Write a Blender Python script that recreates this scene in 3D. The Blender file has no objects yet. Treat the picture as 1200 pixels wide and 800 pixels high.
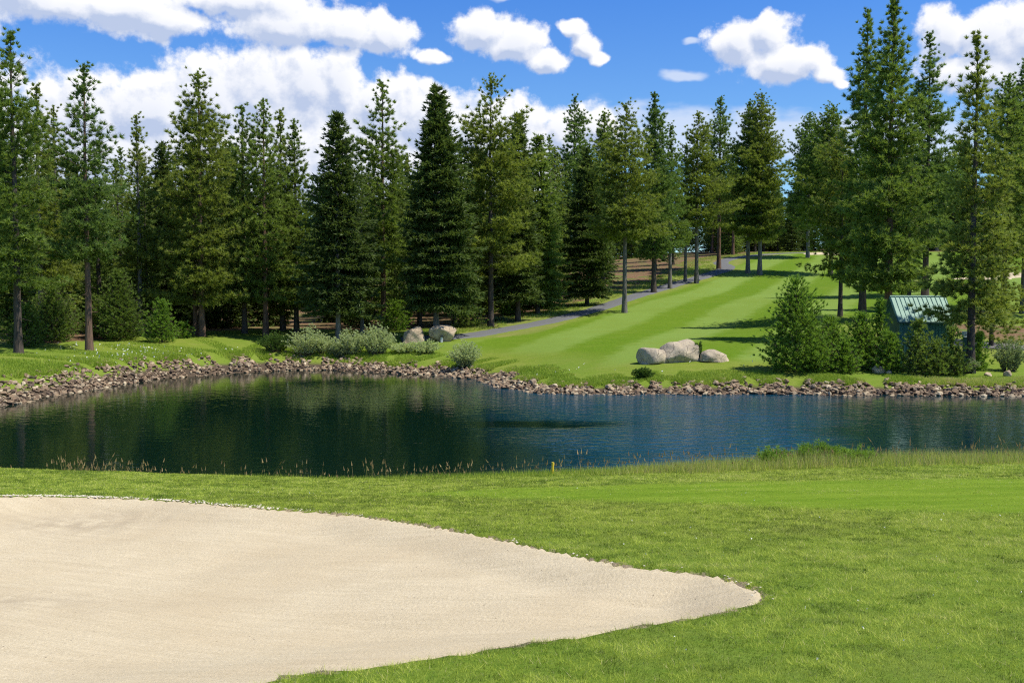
import bpy, math, random
import numpy as np
from math import radians as R

sc = bpy.context.scene
col = sc.collection
rng = np.random.default_rng(7)
random.seed(7)

# ------------------------------------------------------------------ camera
F = 1167.0                      # focal length in photograph pixels (1200 wide)
TH = math.atan(60 / F)          # pitch down, horizon at row 340
CZ = 6.0
cd = bpy.data.cameras.new('camera'); cam = bpy.data.objects.new('camera', cd); col.objects.link(cam)
cam.location = (0, 0, CZ); cam.rotation_euler = (math.pi / 2 - TH, 0, 0)
cd.sensor_width = 36; cd.lens = 36 * F / 1200; cd.clip_start = .1; cd.clip_end = 6000
sc.camera = cam

def at(px, py, Y):
    cx = (px - 600) / F; cy = (400 - py) / F
    d = np.array([cx, math.cos(TH) + cy * math.sin(TH), -math.sin(TH) + cy * math.cos(TH)])
    return np.array([0, 0, CZ]) + d * (Y / d[1])

# ------------------------------------------------------------------ numpy helpers
def hash2(ix, iy, seed):
    h = (ix.astype(np.int64) * 374761393 + iy.astype(np.int64) * 668265263 + seed * 974711) & 0x7fffffff
    h = (h ^ (h >> 13)) * 1274126177 & 0x7fffffff
    return ((h ^ (h >> 16)) & 0xffff) / 65535.0

def noise(x, y, s=1.0, seed=0, oct=3):
    x = np.asarray(x, float) / s; y = np.asarray(y, float) / s
    out = 0; amp = 1; tot = 0
    for o in range(oct):
        ix = np.floor(x); iy = np.floor(y); fx = x - ix; fy = y - iy
        fx = fx * fx * (3 - 2 * fx); fy = fy * fy * (3 - 2 * fy)
        a = hash2(ix, iy, seed + o); b = hash2(ix + 1, iy, seed + o)
        c = hash2(ix, iy + 1, seed + o); d = hash2(ix + 1, iy + 1, seed + o)
        out = out + amp * (a + (b - a) * fx + (c - a) * fy + (a - b - c + d) * fx * fy)
        tot += amp; amp *= .5; x = x * 2.03 + 11.3; y = y * 2.03 + 5.7
    return out / tot            # 0..1

def sstep(t):
    t = np.clip(t, 0, 1); return t * t * (3 - 2 * t)

def poly_sd(P, x, y):           # signed distance to polygon, negative inside
    x = np.asarray(x, float); y = np.asarray(y, float)
    best = np.full(x.shape, 1e18); ins = np.zeros(x.shape, bool)
    n = len(P)
    for i in range(n):
        ax, ay = P[i][:2]; bx, by = P[(i + 1) % n][:2]
        ex, ey = bx - ax, by - ay; L = ex * ex + ey * ey + 1e-12
        t = np.clip(((x - ax) * ex + (y - ay) * ey) / L, 0, 1)
        best = np.minimum(best, (x - ax - t * ex) ** 2 + (y - ay - t * ey) ** 2)
        c = ((ay > y) != (by > y))
        with np.errstate(divide='ignore', invalid='ignore'):
            xi = ax + (y - ay) * ex / (ey if abs(ey) > 1e-12 else 1e-12)
        ins ^= (c & (x < xi))
    d = np.sqrt(best)
    return np.where(ins, -d, d)

def line_d(P, x, y):
    best = np.full(np.shape(x), 1e18)
    for i in range(len(P) - 1):
        ax, ay = P[i][:2]; bx, by = P[i + 1][:2]
        ex, ey = bx - ax, by - ay; L = ex * ex + ey * ey + 1e-12
        t = np.clip(((x - ax) * ex + (y - ay) * ey) / L, 0, 1)
        best = np.minimum(best, (x - ax - t * ex) ** 2 + (y - ay - t * ey) ** 2)
    return np.sqrt(best)

def smooth_line(P, n=6, closed=False):      # Catmull-Rom
    P = [np.array(p, float) for p in P]; out = []
    m = len(P)
    for i in range(m if closed else m - 1):
        if closed: p0, p1, p2, p3 = P[i - 1], P[i], P[(i + 1) % m], P[(i + 2) % m]
        else: p0, p1, p2, p3 = P[max(i - 1, 0)], P[i], P[i + 1], P[min(i + 2, m - 1)]
        for k in range(n):
            t = k / n
            out.append(.5 * ((2 * p1) + (-p0 + p2) * t + (2 * p0 - 5 * p1 + 4 * p2 - p3) * t * t + (-p0 + 3 * p1 - 3 * p2 + p3) * t ** 3))
    if not closed: out.append(P[-1])
    return out

class TPS:
    def __init__(s, pts, lam=.02):
        p = np.array(pts, float); s.c = p[:, :2] / 50; z = p[:, 2]; n = len(p)
        K = s.k(s.c, s.c) + np.eye(n) * lam
        A = np.zeros((n + 3, n + 3)); A[:n, :n] = K; A[:n, n] = 1; A[:n, n + 1:] = s.c
        A[n, :n] = 1; A[n + 1:, :n] = s.c.T
        s.w = np.linalg.solve(A, np.concatenate([z, [0, 0, 0]]))
    def k(s, a, b):
        r2 = ((a[:, None] - b[None]) ** 2).sum(-1)
        return .5 * r2 * np.log(r2 + 1e-9)
    def __call__(s, x, y):
        sh = np.shape(x); q = np.stack([np.ravel(x), np.ravel(y)], 1) / 50
        out = np.empty(len(q)); n = len(s.c)
        for i in range(0, len(q), 60000):
            b = q[i:i + 60000]
            out[i:i + 60000] = s.k(b, s.c) @ s.w[:n] + s.w[n] + b @ s.w[n + 1:]
        return out.reshape(sh)

# ------------------------------------------------------------------ terrain
near_px = [(0, 800, 6.2), (600, 800, 6.2), (1200, 800, 6.2), (0, 552, 26), (200, 559, 26), (400, 569, 26), (560, 566, 26),
           (700, 557, 26), (850, 549, 26.5), (1000, 540, 27), (1200, 539, 27), (0, 583, 18.5), (400, 603, 16.8), (700, 657, 12.6), (893, 700, 10.2),
           (1150, 600, 16.5), (1000, 565, 20.5), (1200, 563, 20.5), (700, 575, 20.5), (300, 580, 19.5)]
nc = [tuple(at(*p)) for p in near_px]
nc += [(x, -20, 3.9) for x in (-50, 0, 50)] + [(-45, 6, 3.8), (45, 6, 3.4), (-45, 25, 1.6), (60, 25, 1.8), (-40, 34, 1.2), (95, 28, 1.6), (0, 34, .2), (30, 34, .6), (60, 34, .7), (-18, 34, .4)]
nearT = TPS(nc)
far_px = [(0, 455, 52), (60, 440, 59.5), (120, 428, 64), (200, 418, 71), (270, 415, 74), (400, 419, 77), (520, 424, 74), (560, 434, 69), (600, 446, 61.5),
          (660, 449, 59.4), (740, 449, 59.3), (850, 447, 59.3), (1000, 444, 60), (1080, 440, 60.5), (1200, 446, 60),
          (12, 414, 68), (100, 411, 74), (40, 425, 61), (230, 393, 84), (160, 400, 78), (370, 388, 92), (500, 396, 82), (515, 393, 84), (450, 405, 80),
          (560, 392, 86), (640, 378, 96), (725, 352, 116), (790, 334, 138), (830, 320, 152), (855, 312, 162), (727, 365, 101),
          (560, 410, 78), (700, 405, 74), (800, 422, 65), (850, 385, 92), (850, 345, 128), (960, 330, 142), (990, 312, 165), (930, 297, 190), (985, 368, 88),
          (940, 430, 63), (1080, 428, 66), (1200, 410, 75), (1180, 387, 86), (1075, 347, 112), (1195, 343, 112), (1160, 326, 128), (1100, 310, 160),
          (370, 367, 130), (600, 364, 112), (640, 350, 128), (700, 335, 140), (800, 312, 165), (740, 345, 124)]
fc = [tuple(at(*p)) for p in far_px]
fc += [(-40, 45, 1.6), (-70, 60, 2), (-90, 110, 3), (-60, 160, 4), (-90, 300, 8), (0, 300, 12), (0, 220, 10), (60, 300, 17), (120, 300, 18), (150, 200, 14), (150, 100, 4),
       (90, 62, 1.2), (130, 60, 1.2), (30, 230, 14.2), (60, 220, 14.5), (-30, 200, 6.5), (70, 150, 9.5)]
farT = TPS(fc)

shore_px = [(0, 476), (60, 463), (120, 453), (200, 443), (270, 437), (340, 434), (400, 434), (460, 437), (530, 441), (570, 447), (600, 456), (640, 461), (700, 462), (850, 462), (1000, 463), (1200, 463)]
def on_water(px, py):
    a = at(px, py, 1.0); k = CZ / (CZ - a[2]); return (a[0] * k, k)
far_shore = smooth_line([(-33, 41), (-29, 46)] + [on_water(*p) for p in shore_px] + [(45, 57.5), (70, 58), (100, 56)], 5)
far_shore = [np.array([p[0] + .35 * math.sin(p[0] * 1.9) + .2 * math.sin(p[0] * 4.3), p[1] + .3 * math.sin(p[0] * 2.7 + 1) + .18 * math.sin(p[0] * 5.1)]) for p in far_shore]
near_shore = [(104, 40), (95, 31), (60, 30.5), (30, 31), (10, 31.3), (-5, 30.8), (-20, 31), (-29, 32.5), (-33.5, 36)]
POND = [tuple(p) for p in far_shore] + near_shore

def base_z(x, y):
    xc = np.clip(x, -110, 160); yf = np.clip(y, 40, 310); yn = np.clip(y, -25, 40)
    w = sstep((y - 36) / 10)
    zf = farT(xc, yf); zn = nearT(np.clip(xc, -60, 110), yn)
    z = zn * (1 - w) + zf * w
    far = sstep((np.hypot(x, y) - 350) / 500)
    return z * (1 - far) + 14 * far

def hit_base(px, py, near):
    Y = 4.5 if near else 50
    while Y < (34 if near else 400):
        p = at(px, py, Y)
        if base_z(np.array([p[0]]), np.array([p[1]]))[0] >= p[2]: return (p[0], p[1])
        Y += .05 if near else .4
    return (p[0], p[1])

bunk_px = [(-60, 581), (0, 581), (60, 581), (130, 583), (200, 586), (270, 592), (330, 597), (400, 601), (470, 611), (530, 620), (600, 634), (650, 645), (700, 655),
           (740, 662), (780, 667), (830, 672), (870, 684), (893, 698), (880, 708), (850, 717), (800, 725), (700, 741), (600, 755), (500, 770), (400, 787), (330, 799)]
BUNK = [hit_base(px, py, True) for px, py in bunk_px]
BUNK += [(-3.2, 4.6), (-6, 3.2), (-10, 2.8), (-14, 6), (-15, 12), (-13.5, 17)]
BUNK = [tuple(p) for p in smooth_line(BUNK, 4, True)]

path_px = [(470, 398), (540, 395), (575, 389), (610, 383), (660, 373), (700, 362), (730, 352), (765, 341), (800, 331), (832, 322), (852, 314)]
PATH = [hit_base(px, py, False) for px, py in path_px]
PATH += [(PATH[-1][0] + 1.5, PATH[-1][1] + 12), (PATH[-1][0] + 7, PATH[-1][1] + 24), (PATH[-1][0] + 16, PATH[-1][1] + 31), (PATH[-1][0] + 30, PATH[-1][1] + 34)]
PATH = [tuple(p) for p in smooth_line(PATH, 6)]
ROAD = [tuple(p) for p in smooth_line([(31, 78), (36, 76.5), (44, 75.5), (60, 77), (80, 84), (110, 100)], 6)]

fp = [hit_base(px, py, False) for px, py in [(0, 404), (100, 400), (160, 394), (230, 388), (330, 386), (440, 386), (500, 387), (560, 387), (600, 376), (640, 366), (700, 348), (740, 338), (790, 322), (830, 308), (862, 301), (880, 297.5)]]
fx, fy = fp[-1]
FOREST = [(-300, 62)] + [(-60, 66)] + fp + [(fx + 4, fy + 12), (fx + 15, 203), (60, 205), (100, 190), (140, 150), (180, 110), (400, 90), (400, 900), (-400, 900), (-400, 62)]

def bnoise(x, y): return .22 * (noise(x, y, .6, 8, 3) - .5) + .10 * (noise(x, y, .18, 18, 1) - .5)
def bunker_depth(sd, x, y):
    d = np.clip(-sd, 0, None)
    return .20 * sstep(d / .9) + .45 * sstep(d / 4.2) + .05 * np.minimum(d / .15, 1)

def ground_z(x, y, holes=True):
    x = np.asarray(x, float); y = np.asarray(y, float)
    z = base_z(x, y)
    sp = poly_sd(POND, x, y)
    near = y < 38
    wid = np.where(near, 3.4, 1.9 + .7 * sstep((-4 - x) / 6))
    rough = (noise(x, y, .9, 3) - .5)
    k = sstep(np.clip((sp + .25 * rough) / wid, 0, 1))
    k = np.where(near, k, np.clip((sp + .14 * rough) / wid, 0, 1) ** .8)
    z = np.where(sp < 6, z * k + (1 - k) * 0, z)
    z = np.where(sp < 0, -np.clip(-sp * .45, 0, 1.2), z)
    z = z + np.where((y > 60) & (sp > 4), .12 * (noise(x, y, 5, 9) - .5), 0) + np.where(y < 36, .05 * (noise(x, y, 1.6, 5) - .5) * np.clip(sp, 0, 1), 0)
    if holes:
        sb = poly_sd(BUNK, x, y)
        inn = sb + bnoise(x, y)
        z = z - np.where(inn < 0, bunker_depth(sb, x, y) + .22 * np.clip(-inn / .12, 0, 1), 0)
    return z

def gz(x, y): return float(ground_z(np.array([x]), np.array([y]))[0])

# ------------------------------------------------------------------ mesh building
def mesh_np(name, V, T, mat=None, smooth=False, attrs=None, quads=False):
    V = np.ascontiguousarray(V, np.float32); T = np.ascontiguousarray(T, np.int32)
    m = bpy.data.meshes.new(name); k = T.shape[1]; n = len(T)
    m.vertices.add(len(V)); m.vertices.foreach_set('co', V.ravel())
    m.loops.add(n * k); m.loops.foreach_set('vertex_index', T.ravel())
    m.polygons.add(n); m.polygons.foreach_set('loop_start', np.arange(0, n * k, k, dtype=np.int32))
    m.polygons.foreach_set('use_smooth', np.full(n, smooth))
    m.update(calc_edges=True)
    for an, av in (attrs or {}).items():
        a = m.attributes.new(an, 'FLOAT', 'POINT'); a.data.foreach_set('value', np.ascontiguousarray(av, np.float32))
    if mat: m.materials.append(mat)
    return m

def obj(name, mesh, parent=None, loc=None):
    o = bpy.data.objects.new(name, mesh); col.objects.link(o)
    if parent: o.parent = parent
    if loc is not None: o.location = loc
    return o

def tag(o, label=None, cat=None, group=None, kind=None):
    if label: o['label'] = label
    if cat: o['category'] = cat
    if group: o['group'] = group
    if kind: o['kind'] = kind
    return o

def empty(name, loc, rz=0):
    o = bpy.data.objects.new(name, None); col.objects.link(o); o.location = loc; o.rotation_euler = (0, 0, rz); o.empty_display_size = .2
    return o

def copy_tree(o, parent=None):
    c = o.copy(); col.objects.link(c); c.parent = parent
    for ch in o.children: copy_tree(ch, c)
    return c

class Geo:                      # triangle soup collector with boxes and tubes
    def __init__(s): s.V = []; s.T = []; s.n = 0
    def add(s, V, T):
        s.V.append(np.asarray(V, float)); s.T.append(np.asarray(T, int) + s.n); s.n += len(V)
    def box(s, x0, x1, y0, y1, z0, z1):
        V = [(x, y, z) for x in (x0, x1) for y in (y0, y1) for z in (z0, z1)]
        Q = [(0, 1, 3, 2), (4, 6, 7, 5), (0, 4, 5, 1), (2, 3, 7, 6), (0, 2, 6, 4), (1, 5, 7, 3)]
        s.add(V, [t for q in Q for t in ((q[0], q[1], q[2]), (q[0], q[2], q[3]))])
    def quadpanel(s, a, b, c, d, th):       # thick panel from 4 corners, thickness along its normal
        a, b, c, d = [np.array(p, float) for p in (a, b, c, d)]
        n = np.cross(b - a, d - a); n /= np.linalg.norm(n); n *= th
        V = [a, b, c, d, a - n, b - n, c - n, d - n]
        Q = [(0, 1, 2, 3), (7, 6, 5, 4), (0, 4, 5, 1), (1, 5, 6, 2), (2, 6, 7, 3), (3, 7, 4, 0)]
        s.add(V, [t for q in Q for t in ((q[0], q[1], q[2]), (q[0], q[2], q[3]))])
    def tube(s, P, rad, k=7, cap=True):
        P = np.array(P, float); n = len(P); rad = np.broadcast_to(rad, n)
        V = []; 
        for i in range(n):
            t = P[min(i + 1, n - 1)] - P[max(i - 1, 0)]; t /= np.linalg.norm(t) + 1e-9
            u = np.cross(t, (0, 0, 1)) if abs(t[2]) < .9 else np.cross(t, (0, 1, 0)); u /= np.linalg.norm(u)
            w = np.cross(t, u)
            for j in range(k):
                a = 2 * math.pi * j / k; V.append(P[i] + rad[i] * (math.cos(a) * u + math.sin(a) * w))
        T = []
        for i in range(n - 1):
            for j in range(k):
                a = i * k + j; b = i * k + (j + 1) % k
                T += [(a, b, b + k), (a, b + k, a + k)]
        if cap:
            T += [((n - 1) * k, (n - 1) * k + j, (n - 1) * k + j + 1) for j in range(1, k - 1)]
        s.add(V, T)
    def mesh(s, name, mat, smooth=False, attrs=None): return mesh_np(name, np.concatenate(s.V), np.concatenate(s.T), mat, smooth, attrs)

# ------------------------------------------------------------------ materials
class NT:
    def __init__(s, name):
        s.m = bpy.data.materials.new(name); s.m.use_nodes = True; s.t = s.m.node_tree; s.t.nodes.clear()
        s.out = s.t.nodes.new('ShaderNodeOutputMaterial')
    def n(s, ty, **kw):
        nd = s.t.nodes.new(ty)
        for k, v in kw.items():
            if k in nd.bl_rna.properties.keys() and k not in ('inputs',): setattr(nd, k, v)
        return nd
    def link(s, a, b): s.t.links.new(a, b)
    def sv(s, sock, v):
        if hasattr(v, 'is_output'): s.link(v, sock)
        else: sock.default_value = v
    def attr(s, name): 
        nd = s.n('ShaderNodeAttribute'); nd.attribute_name = name; return nd.outputs['Fac']
    def pos(s): return s.n('ShaderNodeNewGeometry').outputs['Position']
    def objrand(s): return s.n('ShaderNodeObjectInfo').outputs['Random']
    def noise(s, vec, scale, detail=4, rough=.55, dist=0):
        nd = s.n('ShaderNodeTexNoise'); s.sv(nd.inputs['Vector'], vec); nd.inputs['Scale'].default_value = scale
        nd.inputs['Detail'].default_value = detail; nd.inputs['Roughness'].default_value = rough; nd.inputs['Distortion'].default_value = dist
        return nd.outputs['Fac']
    def scalev(s, vec, v):
        nd = s.n('ShaderNodeVectorMath', operation='MULTIPLY'); s.sv(nd.inputs[0], vec); nd.inputs[1].default_value = v; return nd.outputs[0]
    def math(s, op, a, b=0.0, c=0.0, clamp=False):
        nd = s.n('ShaderNodeMath', operation=op); nd.use_clamp = clamp; s.sv(nd.inputs[0], a); s.sv(nd.inputs[1], b); s.sv(nd.inputs[2], c); return nd.outputs[0]
    def map(s, v, a, b, c=0.0, d=1.0, smooth=False):
        nd = s.n('ShaderNodeMapRange'); nd.interpolation_type = 'SMOOTHSTEP' if smooth else 'LINEAR'
        s.sv(nd.inputs[0], v); nd.inputs[1].default_value = a; nd.inputs[2].default_value = b; nd.inputs[3].default_value = c; nd.inputs[4].default_value = d
        return nd.outputs[0]
    def mix(s, f, a, b, mode='MIX'):
        nd = s.n('ShaderNodeMix'); nd.data_type = 'RGBA'; nd.blend_type = mode
        s.sv(nd.inputs[0], f)
        s.sv(nd.inputs[6], a if hasattr(a, 'is_output') else (*a, 1)); s.sv(nd.inputs[7], b if hasattr(b, 'is_output') else (*b, 1))
        return nd.outputs[2]
    def bump(s, h, dist, strength=1.0, normal=None):
        nd = s.n('ShaderNodeBump'); s.sv(nd.inputs['Height'], h); nd.inputs['Distance'].default_value = dist; nd.inputs['Strength'].default_value = strength
        if normal: s.link(normal, nd.inputs['Normal'])
        return nd.outputs[0]
    def pbr(s, colr, rough=.8, spec=.3, normal=None, **kw):
        p = s.n('ShaderNodeBsdfPrincipled'); s.sv(p.inputs['Base Color'], colr if hasattr(colr, 'is_output') else (*colr, 1))
        s.sv(p.inputs['Roughness'], rough); p.inputs['Specular IOR Level'].default_value = spec
        if normal is not None: s.link(normal, p.inputs['Normal'])
        for k, v in kw.items(): s.sv(p.inputs[k.replace('_', ' ')], v)
        s.link(p.outputs[0], s.out.inputs[0]); return p

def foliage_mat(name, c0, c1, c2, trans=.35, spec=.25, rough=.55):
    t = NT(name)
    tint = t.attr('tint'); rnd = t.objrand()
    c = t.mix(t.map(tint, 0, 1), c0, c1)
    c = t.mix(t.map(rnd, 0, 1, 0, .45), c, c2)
    p = t.n('ShaderNodeBsdfPrincipled'); t.link(c, p.inputs['Base Color']); p.inputs['Roughness'].default_value = rough; p.inputs['Specular IOR Level'].default_value = spec
    tr = t.n('ShaderNodeBsdfTranslucent'); t.link(t.mix(.5, c, (c1[0] * 1.4, c1[1] * 1.5, c1[2] * .6)), tr.inputs['Color'])
    mx = t.n('ShaderNodeMixShader'); mx.inputs[0].default_value = trans
    t.link(p.outputs[0], mx.inputs[1]); t.link(tr.outputs[0], mx.inputs[2]); t.link(mx.outputs[0], t.out.inputs[0])
    return t.m

M = {}
M['pine'] = foliage_mat('pine needles', (.028, .066, .014), (.285, .380, .080), (.085, .150, .032))
M['pine_olive'] = foliage_mat('olive pine needles', (.034, .066, .012), (.345, .400, .080), (.115, .165, .034))
M['pine_blue'] = foliage_mat('blue green needles', (.026, .062, .018), (.245, .355, .090), (.080, .140, .040))
M['fir'] = foliage_mat('fir needles', (.018, .036, .009), (.165, .230, .056), (.048, .078, .020), trans=.28)
M['sapling'] = foliage_mat('young conifer needles', (.055, .125, .014), (.285, .440, .065), (.130, .230, .030))
M['willow'] = foliage_mat('silvery willow leaves', (.230, .300, .120), (.680, .740, .460), (.430, .500, .270), trans=.45)
M['shrub'] = foliage_mat('green shrub leaves', (.035, .080, .015), (.130, .220, .040), (.060, .120, .022))
M['shrub_grey'] = foliage_mat('grey green shrub leaves', (.110, .160, .065), (.360, .430, .230), (.200, .260, .130), trans=.35)

def bark(name, a, b):
    t = NT(name); co = t.n('ShaderNodeTexCoord').outputs['Object']
    n1 = t.noise(t.scalev(co, (9, 9, 1.6)), 1, 6, .65); n2 = t.noise(co, .35, 2)
    c = t.mix(t.map(n1, .35, .65), a, b); c = t.mix(t.map(n2, .35, .65, 0, .6), c, tuple((x * .6 + .04) for x in b))
    c = t.mix(t.map(t.objrand(), 0, 1, 0, .35), c, (.12, .10, .085))
    t.pbr(c, .9, .15, t.bump(n1, .06)); return t.m
M['bark_red'] = bark('red brown bark', (.055, .032, .020), (.26, .15, .095))
M['bark_grey'] = bark('grey bark', (.075, .068, .060), (.27, .25, .225))
M['bark_dark'] = bark('dark bark', (.030, .024, .019), (.11, .085, .065))

def ground_mat():
    t = NT('turf and soil'); P = t.pos()
    sf = t.attr('forest'); mown = t.attr('mown'); sp = t.attr('pond'); sb = t.attr('bunk'); green = t.attr('green'); trail = t.attr('verge'); stripe = t.attr('stripe')
    nf = t.noise(P, 14, 6, .7); nm = t.noise(P, 1.1, 5, .6); nl = t.noise(P, .12, 3, .5); nfine = t.noise(P, 55, 3, .8)
    rough = t.mix(t.map(nf, .3, .7), (.085, .140, .012), (.235, .290, .042))
    rough = t.mix(t.map(nm, .42, .68, 0, .45), rough, (.235, .245, .062))
    rough = t.mix(t.map(nl, .35, .65, 0, .4), rough, (.090, .190, .018))
    # mown turf with mower bands (laid grass)
    fair = t.mix(t.map(t.noise(P, 6, 6, .75), .35, .65), (.070, .145, .007), (.135, .225, .014))
    st = t.map(t.math('ADD', t.math('SINE', stripe), t.map(t.noise(P, .9, 5, .65), 0, 1, -.9, .9)), -.5, .5, 0, 1, True)
    fair = t.mix(t.math('MULTIPLY', st, .85), fair, (.185, .275, .058))
    fair = t.mix(t.map(nl, .35, .7, 0, .45), fair, (.130, .195, .016))
    fair = t.mix(t.map(t.noise(P, .5, 4, .6), .5, .75, 0, .35), fair, (.175, .220, .032))
    c = t.mix(mown, rough, fair)
    gr = t.mix(t.map(t.noise(t.scalev(P, (.25, 1.4, 1)), 1.0, 4, .6), .3, .7), (.115, .205, .010), (.190, .280, .024))
    c = t.mix(green, c, gr)
    dirt = t.mix(t.map(t.noise(P, 3, 5, .65), .3, .7), (.105, .060, .034), (.250, .160, .095))
    dirt = t.mix(t.map(t.noise(P, .35, 4, .6), .50, .62), dirt, (.110, .150, .035))
    ff = t.map(t.math('ADD', sf, t.map(t.noise(P, .8, 4, .6), 0, 1, -2.2, 2.2)), .4, -.4)
    c = t.mix(ff, c, dirt)
    dry = t.mix(t.map(nm, .3, .7), (.260, .230, .085), (.150, .190, .040))
    c = t.mix(t.math('MULTIPLY', trail, .75), c, dry)
    mud = t.mix(t.map(nf, .3, .7), (.055, .040, .026), (.12, .09, .065))
    c = t.mix(t.map(t.math('ADD', sp, t.map(nm, 0, 1, -.35, .35)), 1.25, .75), c, mud)
    rim = t.map(t.math('ADD', sb, t.map(t.noise(P, 5, 5, .7), 0, 1, -.28, .28)), .06, -.02)
    c = t.mix(rim, c, (.34, .27, .18))
    bare = t.map(t.noise(P, 3.2, 5, .7), .66, .72)
    c = t.mix(t.math('MULTIPLY', bare, t.map(sb, .9, .0)), c, (.50, .43, .33))
    t.pbr(c, .95, .08, t.bump(t.math('ADD', nf, t.math('MULTIPLY', nfine, .5)), .03, .8)); return t.m
M['ground'] = ground_mat()

def sand_mat():
    t = NT('bunker sand'); P = t.pos()
    g = t.noise(P, 85, 3, .9); mp = t.n('ShaderNodeMapping'); mp.inputs['Rotation'].default_value = (0, 0, R(24)); t.link(P, mp.inputs['Vector']); st = t.noise(t.scalev(mp.outputs[0], (.8, 8, 1)), 1, 6, .7, .5); lo = t.noise(P, .45, 4, .55)
    c = t.mix(t.map(g, .3, .7), (.36, .30, .195), (.66, .565, .395))
    g2 = t.noise(P, 26, 3, .7); c = t.mix(t.map(g2, .50, .72, 0, .45), c, (.34, .28, .18))
    c = t.mix(t.map(g2, .45, .28, 0, .40), c, (.78, .70, .53))
    c = t.mix(t.map(st, .35, .65, 0, .35), c, (.72, .62, .44)); c = t.mix(t.map(lo, .4, .66, 0, .5), c, (.47, .38, .245))
    c = t.mix(t.math('MULTIPLY', t.attr('dark_patch'), t.map(t.noise(P, 2.2, 5, .65), .35, .6)), c, (.30, .24, .165))
    v = t.n('ShaderNodeTexVoronoi'); v.inputs['Scale'].default_value = 5; t.link(P, v.inputs['Vector'])
    c = t.mix(t.map(v.outputs['Distance'], .06, .04), c, (.20, .155, .11))
    h = t.math('ADD', t.math('MULTIPLY', g, .35), t.math('ADD', t.noise(P, 22, 3, .7), t.math('MULTIPLY', st, .9)))
    t.pbr(c, .95, .1, t.bump(h, .018, .8)); return t.m
M['sand'] = sand_mat()

def simple(name, a, b, scale=6, rough=.85, spec=.25, bump=.02, obj_var=0, metallic=0):
    t = NT(name); co = t.n('ShaderNodeTexCoord').outputs['Object']
    n1 = t.noise(co, scale, 6, .65)
    c = t.mix(t.map(n1, .3, .7), a, b)
    if obj_var: c = t.mix(t.math('MULTIPLY', t.objrand(), obj_var), c, tuple(x * .5 for x in a))
    t.pbr(c, rough, spec, t.bump(n1, bump), Metallic=metallic); return t.m

def rock_mat(name, use_attr):
    t = NT(name); co = t.n('ShaderNodeTexCoord').outputs['Object']
    r = t.attr('tint') if use_attr else t.objrand()
    n1 = t.noise(co, 7, 6, .7)
    cr = t.n('ShaderNodeValToRGB'); t.link(r, cr.inputs[0]); e = cr.color_ramp; e.interpolation = 'LINEAR'
    stops = [(0, (.060, .042, .030)), (.25, (.190, .124, .072)), (.5, (.310, .215, .130)), (.72, (.255, .200, .132)), (.9, (.46, .36, .225)), (1, (.62, .52, .35))]
    e.elements[0].position = 0; e.elements[0].color = (*stops[0][1], 1); e.elements[1].position = 1; e.elements[1].color = (*stops[-1][1], 1)
    for p, c in stops[1:-1]: el = e.elements.new(p); el.color = (*c, 1)
    c = t.mix(t.map(n1, .3, .75, 0, .5), cr.outputs[0], (.23, .18, .145), 'MIX')
    t.pbr(c, .9, .2, t.bump(n1, .03)); return t.m
M['rock_one'] = rock_mat('rubble stone', False); M['rock_many'] = rock_mat('rubble stones', True)
def boulder_mat(name, a, b, dark):
    t = NT(name); co = t.n('ShaderNodeTexCoord').outputs['Object']
    n1 = t.noise(co, 1.6, 7, .65); n2 = t.noise(co, 30, 3, .7); n3 = t.noise(t.scalev(co, (3, 3, .7)), 1.3, 5, .6)
    c = t.mix(t.map(n1, .35, .65), a, b); c = t.mix(t.map(n3, .55, .68, 0, .7), c, dark); c = t.mix(t.map(n2, .6, .7, 0, .5), c, tuple(x * .6 for x in a))
    v = t.n('ShaderNodeTexVoronoi'); v.feature = 'DISTANCE_TO_EDGE'; v.inputs['Scale'].default_value = .9; vw = t.n('ShaderNodeVectorMath', operation='ADD'); t.link(co, vw.inputs[0]); t.link(t.scalev(n1, (.6, .6, .6)), vw.inputs[1]); t.link(vw.outputs[0], v.inputs['Vector'])
    c = t.mix(t.map(v.outputs['Distance'], .018, .004, 0, .8), c, (.07, .06, .05))
    t.pbr(c, .9, .2, t.bump(t.math('ADD', n1, t.math('MULTIPLY', n2, .25)), .10)); return t.m
M['boulder'] = boulder_mat('pale granite', (.33, .28, .215), (.52, .44, .32), (.24, .22, .19))
M['boulder_tan'] = boulder_mat('tan granite', (.38, .29, .19), (.56, .45, .31), (.32, .25, .18))
M['asphalt'] = simple('asphalt', (.105, .108, .112), (.165, .168, .170), 14, .9, .2, .01)
M['road'] = simple('worn asphalt', (.16, .15, .145), (.24, .22, .21), 8, .9, .2, .01)
M['roof'] = simple('pale green roof metal', (.20, .34, .26), (.25, .40, .32), 3, .6, .4, .003)
M['wallmetal'] = simple('teal wall metal', (.045, .165, .135), (.065, .205, .170), 3, .55, .4, .003)
M['trimmetal'] = simple('dark green trim metal', (.020, .075, .062), (.035, .10, .08), 3, .5, .4, .002)
M['stake'] = simple('yellow paint', (.72, .50, .03), (.82, .60, .05), 12, .5, .4, .002)
M['white'] = simple('weathered white paint', (.62, .62, .58), (.75, .75, .72), 9, .6, .3, .002)
M['blackcap'] = simple('black plastic', (.02, .02, .02), (.04, .04, .04), 9, .5, .3, .002)

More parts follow.
